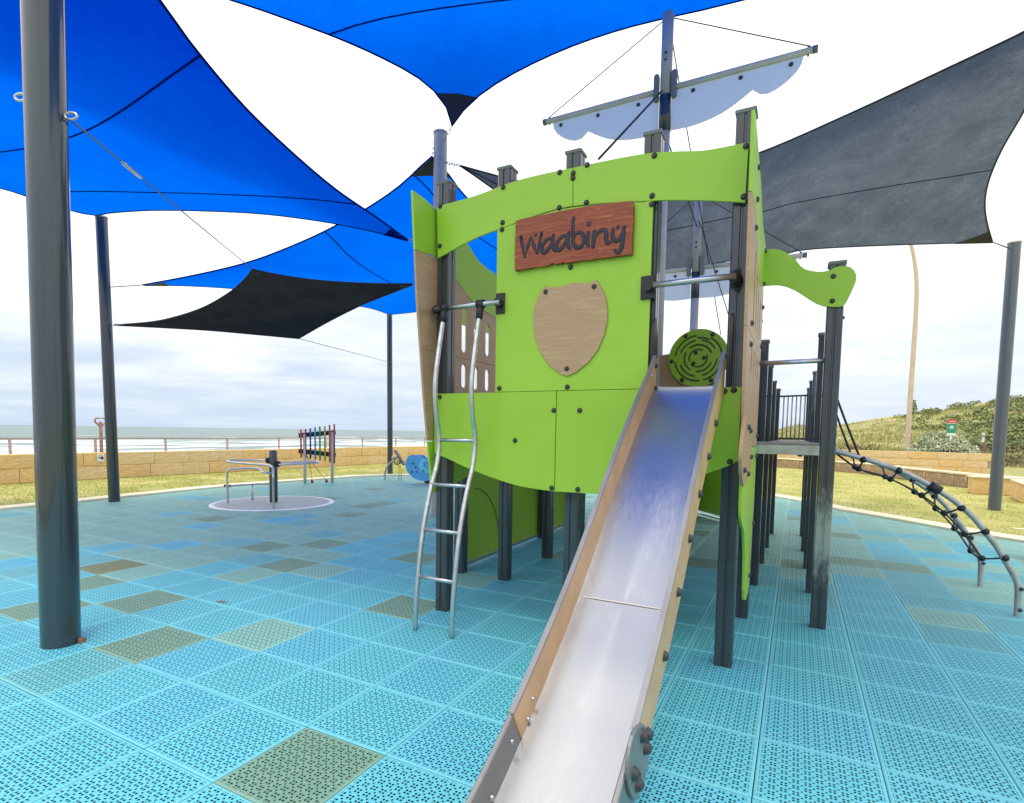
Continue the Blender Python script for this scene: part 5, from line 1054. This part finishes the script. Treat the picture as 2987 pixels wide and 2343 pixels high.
# ------------------------------------------------------------------ whale rider and bee
whl = thing('whale_rider', (-9.3, 12.62, 0), 'blue whale shaped rocker with an aqua seat panel behind the ladder', 'rocker')
wo = [(-9.815, 0.53), (-9.798, 0.632), (-9.764, 0.725), (-9.707, 0.782), (-9.628, 0.808), (-9.526, 0.815), (-9.425, 0.814), (-9.347, 0.794), (-9.302, 0.746), (-9.269, 0.724), (-9.191, 0.709), (-9.114, 0.676), (-9.081, 0.596), (-9.036, 0.517), (-8.949, 0.485), (-8.83, 0.499), (-8.755, 0.573), (-8.691, 0.674), (-8.563, 0.723), (-8.457, 0.674), (-8.52, 0.565), (-8.604, 0.438), (-8.709, 0.29), (-8.86, 0.175), (-9.034, 0.107), (-9.232, 0.096), (-9.399, 0.119), (-9.546, 0.175), (-9.66, 0.243), (-9.751, 0.34), (-9.803, 0.439)]
for yy, mn in ((12.50, 'whale'), (12.78, 'whale')): wb = board('whale_side', wo, mn, pos=yy, th=0.025, parent=whl)
ao = [(-9.241, 0.748), (-9.17, 0.723), (-9.038, 0.683), (-9.005, 0.64), (-9.125, 0.635), (-9.18, 0.597), (-9.169, 0.526), (-9.08, 0.458), (-8.95, 0.437), (-8.884, 0.396), (-8.906, 0.332), (-9.036, 0.313), (-9.167, 0.338), (-9.267, 0.387), (-9.334, 0.465), (-9.34, 0.546), (-9.279, 0.612), (-9.252, 0.675)]
ab = board('seat_panel', ao, 'aqua', pos=12.48, th=0.018, parent=whl)
for p in [(-9.508, 12.5, 0.576), (-9.436, 12.5, 0.473), (-9.561, 12.5, 0.336), (-9.402, 12.5, 0.344), (-9.16, 12.5, 0.386), (-8.937, 12.5, 0.406)]: bolt((p[0], 12.47, p[2]), (0, -1, 0), whl, 0.022)
MB().tube([(-9.684, 12.485, 0.6), (-9.644, 12.485, 0.615), (-9.605, 12.485, 0.589), (-9.582, 12.485, 0.554)], 0.012, 6).obj('smile_line', 'aqua', whl)
MB().box((-9.30, 12.45, 0.0), (-8.95, 12.85, 0.03)).obj('base_plate', 'galv', whl)
MB().box((-9.20, 12.58, 0.02), (-9.0, 12.72, 0.14)).obj('spring_mount', 'black', whl)
bee = thing('bee_spinner', (-10.95, 12.96, 0), 'small yellow bee play figure on a bent steel tube beside the whale', 'play figure')
MB().tube(smooth_pts([(-10.947, 12.96, -0.008), (-10.935, 12.96, 0.226), (-10.873, 12.96, 0.374), (-10.75, 12.96, 0.515), (-10.628, 12.96, 0.596)], 5), 0.028, 10).obj('bent_tube', 'galv', bee)
bc = [(-10.447, 0.593)][0]
bo = board('bee_body', circle2(bc, 0.105, 20), 'yellow', pos=12.92, th=0.10, parent=bee)
MB().tube([(bc[0] + .11 * math.cos(a), 12.915, bc[1] + .12 * math.sin(a)) for a in [k * math.pi / 10 for k in range(20)]], 0.012, 6, closed=True).obj('body_ring', 'wood_dark', bee)
board('face_panel', circle2((bc[0] - .03, bc[1] - .01), 0.05, 14), 'cream', pos=12.905, th=0.012, parent=bee)
MB().bar((-10.588, 13.0, 0.894), (-10.245, 13.0, 0.48), 0.10, 0.045).obj('wing_bar', 'cap', bee)
MB().sphere((-10.62, 12.95, 0.683), 0.05, 8, 6).obj('antenna_knob', 'cream', bee)
for q_ in [[(-10.417, 12.96, 0.461), (-10.41, 12.96, 0.299), (-10.41, 12.96, 0.169)], [(-10.369, 12.96, 0.463), (-10.332, 12.96, 0.302), (-10.32, 12.96, 0.16)]]:
    MB().tube([q_[0], q_[1], (q_[2][0], q_[2][1], -0.01)], 0.012, 6).obj('thin_leg', 'olive', bee)

# ------------------------------------------------------------------ street lamp, signs, bush, scrub
lp = thing('street_lamp', (5.09, 35, 0), 'tall slender tan street lamp pole curving away at the top beyond the wall', 'street lamp')
lc = [(5.09, 35, 0.2), (5.09, 35, 4), (5.10, 35, 7.5), (5.05, 35, 9.3), (4.88, 35, 10.6), (4.60, 35, 11.6), (4.1, 35, 12.2), (3.4, 35, 12.5)]
cc = smooth_pts(lc, 5); MB().tube(cc, [0.125 - 0.07 * i / (len(cc) - 1) for i in range(len(cc))], 12).obj('shaft', 'lamp_post', lp)
MB().tube([(3.5, 35, 12.48), (2.9, 35, 12.5)], [0.10, 0.14], 10).obj('lamp_head', 'cap', lp)
rs = thing('park_sign', (6.264, 32, 0.4), 'red and green park sign with a white footer on a white post by the bush', 'sign')
sx0, sz0 = [(6.112, 1.625)][0]; sx1, sz1 = [(6.45, 2.372)][0]
MB().tube([((sx0 + sx1) / 2, 32.05, 0.3), ((sx0 + sx1) / 2, 32.05, sz0 + .1)], 0.035, 8).obj('sign_post', 'white', rs)
hh = sz1 - sz0
for a, b, mn in ((0, .16, 'white'), (.165, .73, 'sign_green'), (.735, .76, 'white'), (.765, 1.0, 'sign_red')):
    plate([(sx0, sz0 + hh * a), (sx1, sz0 + hh * a), (sx1, sz0 + hh * b), (sx0, sz0 + hh * b)], 'Y', 32.0, 0.02).obj('sign_panel', mn, rs)
for a, b, c_, d_ in ((.28, .50, .68, .60), (.2, .42, .75, .45), (.2, .85, .8, .88)):
    plate([(sx0 + (sx1 - sx0) * a, sz0 + hh * b), (sx0 + (sx1 - sx0) * c_, sz0 + hh * b), (sx0 + (sx1 - sx0) * c_, sz0 + hh * d_), (sx0 + (sx1 - sx0) * a, sz0 + hh * d_)], 'Y', 31.995, 0.003, ch=.0005).obj('printed_line', 'white', rs)
ms = thing('marker_post', (7.628, 33, 0.4), 'small brown marker post with an upright white plate right of the park sign', 'marker post')
mx0, mz0 = [(7.612, 1.344)][0]; mx1, mz1 = [(7.71, 1.769)][0]
MB().box((mx0 + .02, 33.0, 0.3), (mx0 + .12, 33.08, mz0 + .1)).obj('stake', 'rust', ms)
plate([(mx0, mz0), (mx1, mz0), (mx1, mz1), (mx0, mz1)], 'Y', 32.97, 0.02).obj('plate', 'white', ms)
plate(circle2(((mx0 + mx1) / 2, mz1 - .14), .06, 10), 'Y', 32.965, 0.003, ch=.0005).obj('printed_symbol', 'slate', ms)

M['leaf_pale'] = material('pale_coastal_leaves', (0.58, 0.62, 0.46), (0.30, 0.36, 0.18), scale=3.5, detail=8, rough=0.7, third=(0.74, 0.76, 0.62))
M['leaf_dark'] = material('dark_coastal_leaves', (0.11, 0.14, 0.045), (0.20, 0.235, 0.08), scale=0.5, detail=8, rough=0.7, third=(0.27, 0.31, 0.10))
M['leaf_olive'] = material('olive_scrub_leaves', (0.11, 0.10, 0.045), (0.17, 0.15, 0.07), scale=0.9, detail=8, rough=0.8, third=(0.26, 0.23, 0.11))
M['twig'] = material('brown_twigs', (0.12, 0.075, 0.05), rough=0.9)
def leaf_clump(mb, c, rad, n, size, flat=0.7, seed=0):
    c = Vector(c)
    for _ in range(n):
        v = Vector((random.gauss(0, 1), random.gauss(0, 1), random.gauss(0, 1))).normalized(); rr_ = rad * (0.45 + 0.6 * random.random() ** 0.5)
        lump = 1 + 0.35 * noise.noise(v * 2.3 + c * 0.7)
        p = c + Vector((v.x * rr_ * lump, v.y * rr_ * lump, abs(v.z) * rr_ * flat * lump if random.random() < .85 else -abs(v.z) * .15 * rr_))
        a = Vector((random.gauss(0, 1), random.gauss(0, 1), random.gauss(0, .6))).normalized(); b = a.cross(v + Vector((.01, .02, .3))).normalized(); s = size * random.uniform(.6, 1.3)
        mb.add([p - a * s, p + b * s * .5, p + a * s, p - b * s * .5], [(0, 1, 2, 3)])
def bush(loc, parts, label, n, size, mat):
    t_ = thing('coastal_bush', loc, label, 'bush', 'coastal bushes on the dunes')
    mb = MB()
    for c, r_ in parts: leaf_clump(mb, Vector(loc) + Vector(c), r_, int(n * r_ * r_), size)
    mb.obj('foliage', mat, t_); mb = MB()
    for k in range(26):
        a = random.uniform(0, 6.28); q0 = Vector(loc) + Vector((random.uniform(-.5, .5), random.uniform(-.2, .3), -.05)); mb.tube([q0, q0 + Vector((math.cos(a) * .5, math.sin(a) * .3, .45)), q0 + Vector((math.cos(a) * .9, math.sin(a) * .5, .75))], [.03, .02, .008], 4)
    mb.obj('stem', 'twig', t_); return t_
bush((6.0, 32.6, 0.6), [((-.5, 0, .15), .8), ((.1, -.1, .45), .95), ((.75, 0, .2), .75), ((-.1, .2, .75), .7)], 'large rounded bush with pale grey green leaves behind the red and green sign', 2600, 0.06, 'leaf_pale')
bush((7.3, 33.4, 0.55), [((0, 0, .1), .6), ((.35, 0, .0), .5)], 'olive bush directly right of the pale leaved bush', 1500, 0.06, 'leaf_dark')
bush((2.95, 33.2, 0.5), [((0, 0, .0), .38), ((.3, 0, .05), .3)], 'small pale bush on the dune grass behind the climbing arch ropes', 1900, 0.05, 'leaf_pale')
bush((9.6, 32.4, 0.0), [((-1.4, 0, .3), .7), ((-.4, 0, .35), .85), ((.8, 0, .3), .9), ((1.9, .3, .3), .8)], 'brown green shrub bed right of the right shade pole beside the path', 900, 0.07, 'leaf_olive')
lit = random.Random(4)
def scrub_patch(name, label, mat, cells_, size, dens):
    mb = MB()
    for x, y, r_ in cells_: leaf_clump(mb, (x, y, ground_h(x, y) - .1), r_, int(dens * r_ * r_), size, 0.62)
    setp(mb.obj(name, mat), label, kind='stuff')
cl = []
for k in range(330):
    y = lit.uniform(41, 60); x = 9.5 + 22 * lit.random() ** 1.2 + (y - 41) * .22
    cl.append((x, y, lit.uniform(.8, 1.7)))
scrub_patch('coastal_scrub', 'dark green coastal scrub covering the right hand dune', 'leaf_dark', cl, 0.12, 150)
cl = [(lit.uniform(7.2, 13) + (y_ - 38) * .12, y_, lit.uniform(.45, .8)) for y_ in [lit.uniform(38, 43) for _ in range(60)]]
scrub_patch('brown_scrub', 'brown olive thicket in front of the green scrub', 'leaf_olive', cl, 0.10, 300)
cl = [(lit.uniform(9, 34) * (1 + (y_ - 60) / 90), y_, lit.uniform(.5, 1.3)) for y_ in [lit.uniform(60, 92) for _ in range(170)]]
scrub_patch('skyline_scrub', 'distant dark scrub along the dune skyline', 'leaf_dark', cl, 0.17, 130)
cl = [(lit.uniform(-2, 26), y_, lit.uniform(.25, .55)) for y_ in [lit.uniform(33, 60) for _ in range(150)]]
M['straw'] = material('straw_dune_grass', (0.42, 0.36, 0.12), (0.26, 0.28, 0.08), scale=.6, detail=8, rough=0.85, third=(0.52, 0.45, 0.22))
mb = MB()
for _ in range(60000):
    y = 31.6 + 55 * lit.random() ** 1.7; x = lit.uniform(-3, 22) * (1 + (y - 31) / 60); h_ = lit.uniform(.12, .34); 
    if noise.noise(Vector((x * .25, y * .25, 2))) < -.1 and lit.random() < .6: continue
    a = lit.uniform(0, 3.14); w_ = lit.uniform(.02, .05); z_ = ground_h(x, y)
    mb.add([(x - math.cos(a) * w_, y - math.sin(a) * w_, z_ - .03), (x + math.cos(a) * w_, y + math.sin(a) * w_, z_ - .03), (x + lit.gauss(0, .08), y + lit.gauss(0, .08), z_ + h_)], [(0, 1, 2)])
setp(mb.obj('dune_grass', 'straw'), 'straw coloured dune grass on the slope behind the wall', kind='stuff')
tre = thing('distant_tree', (12.6, 84, ground_h(12.6, 84)), 'small dark pointed tree on the far dune skyline', 'tree')
gz = ground_h(12.6, 84); mb = MB()
for k in range(5): leaf_clump(mb, (12.6, 84, gz + .4 + k * .35), .55 - k * .09, 60, .14)
mb.obj('crown', 'leaf_dark', tre); MB().tube([(12.6, 84, gz - .2), (12.6, 84, gz + 1.2)], .08, 6).obj('trunk', 'twig', tre)
lx_, ly_ = (-4.312, 2.98)
lf = MB(); lp_ = [(-.055, 0, .006), (-.02, .012, .014), (.03, .010, .012), (.06, 0, .016), (.03, -.010, .006), (-.02, -.012, .005)]
lf.add([(lx_ + a, ly_ + b + a * .3, c) for a, b, c in lp_], [(0, 1, 2, 3), (0, 3, 4, 5)]); lo_ = lf.obj('fallen_leaf', 'leaf_olive'); setp(lo_, 'small dark fallen leaf lying on the blue tiles right of the near pole', 'leaf')
print('tiles as parts', cnt, 'script size ok')
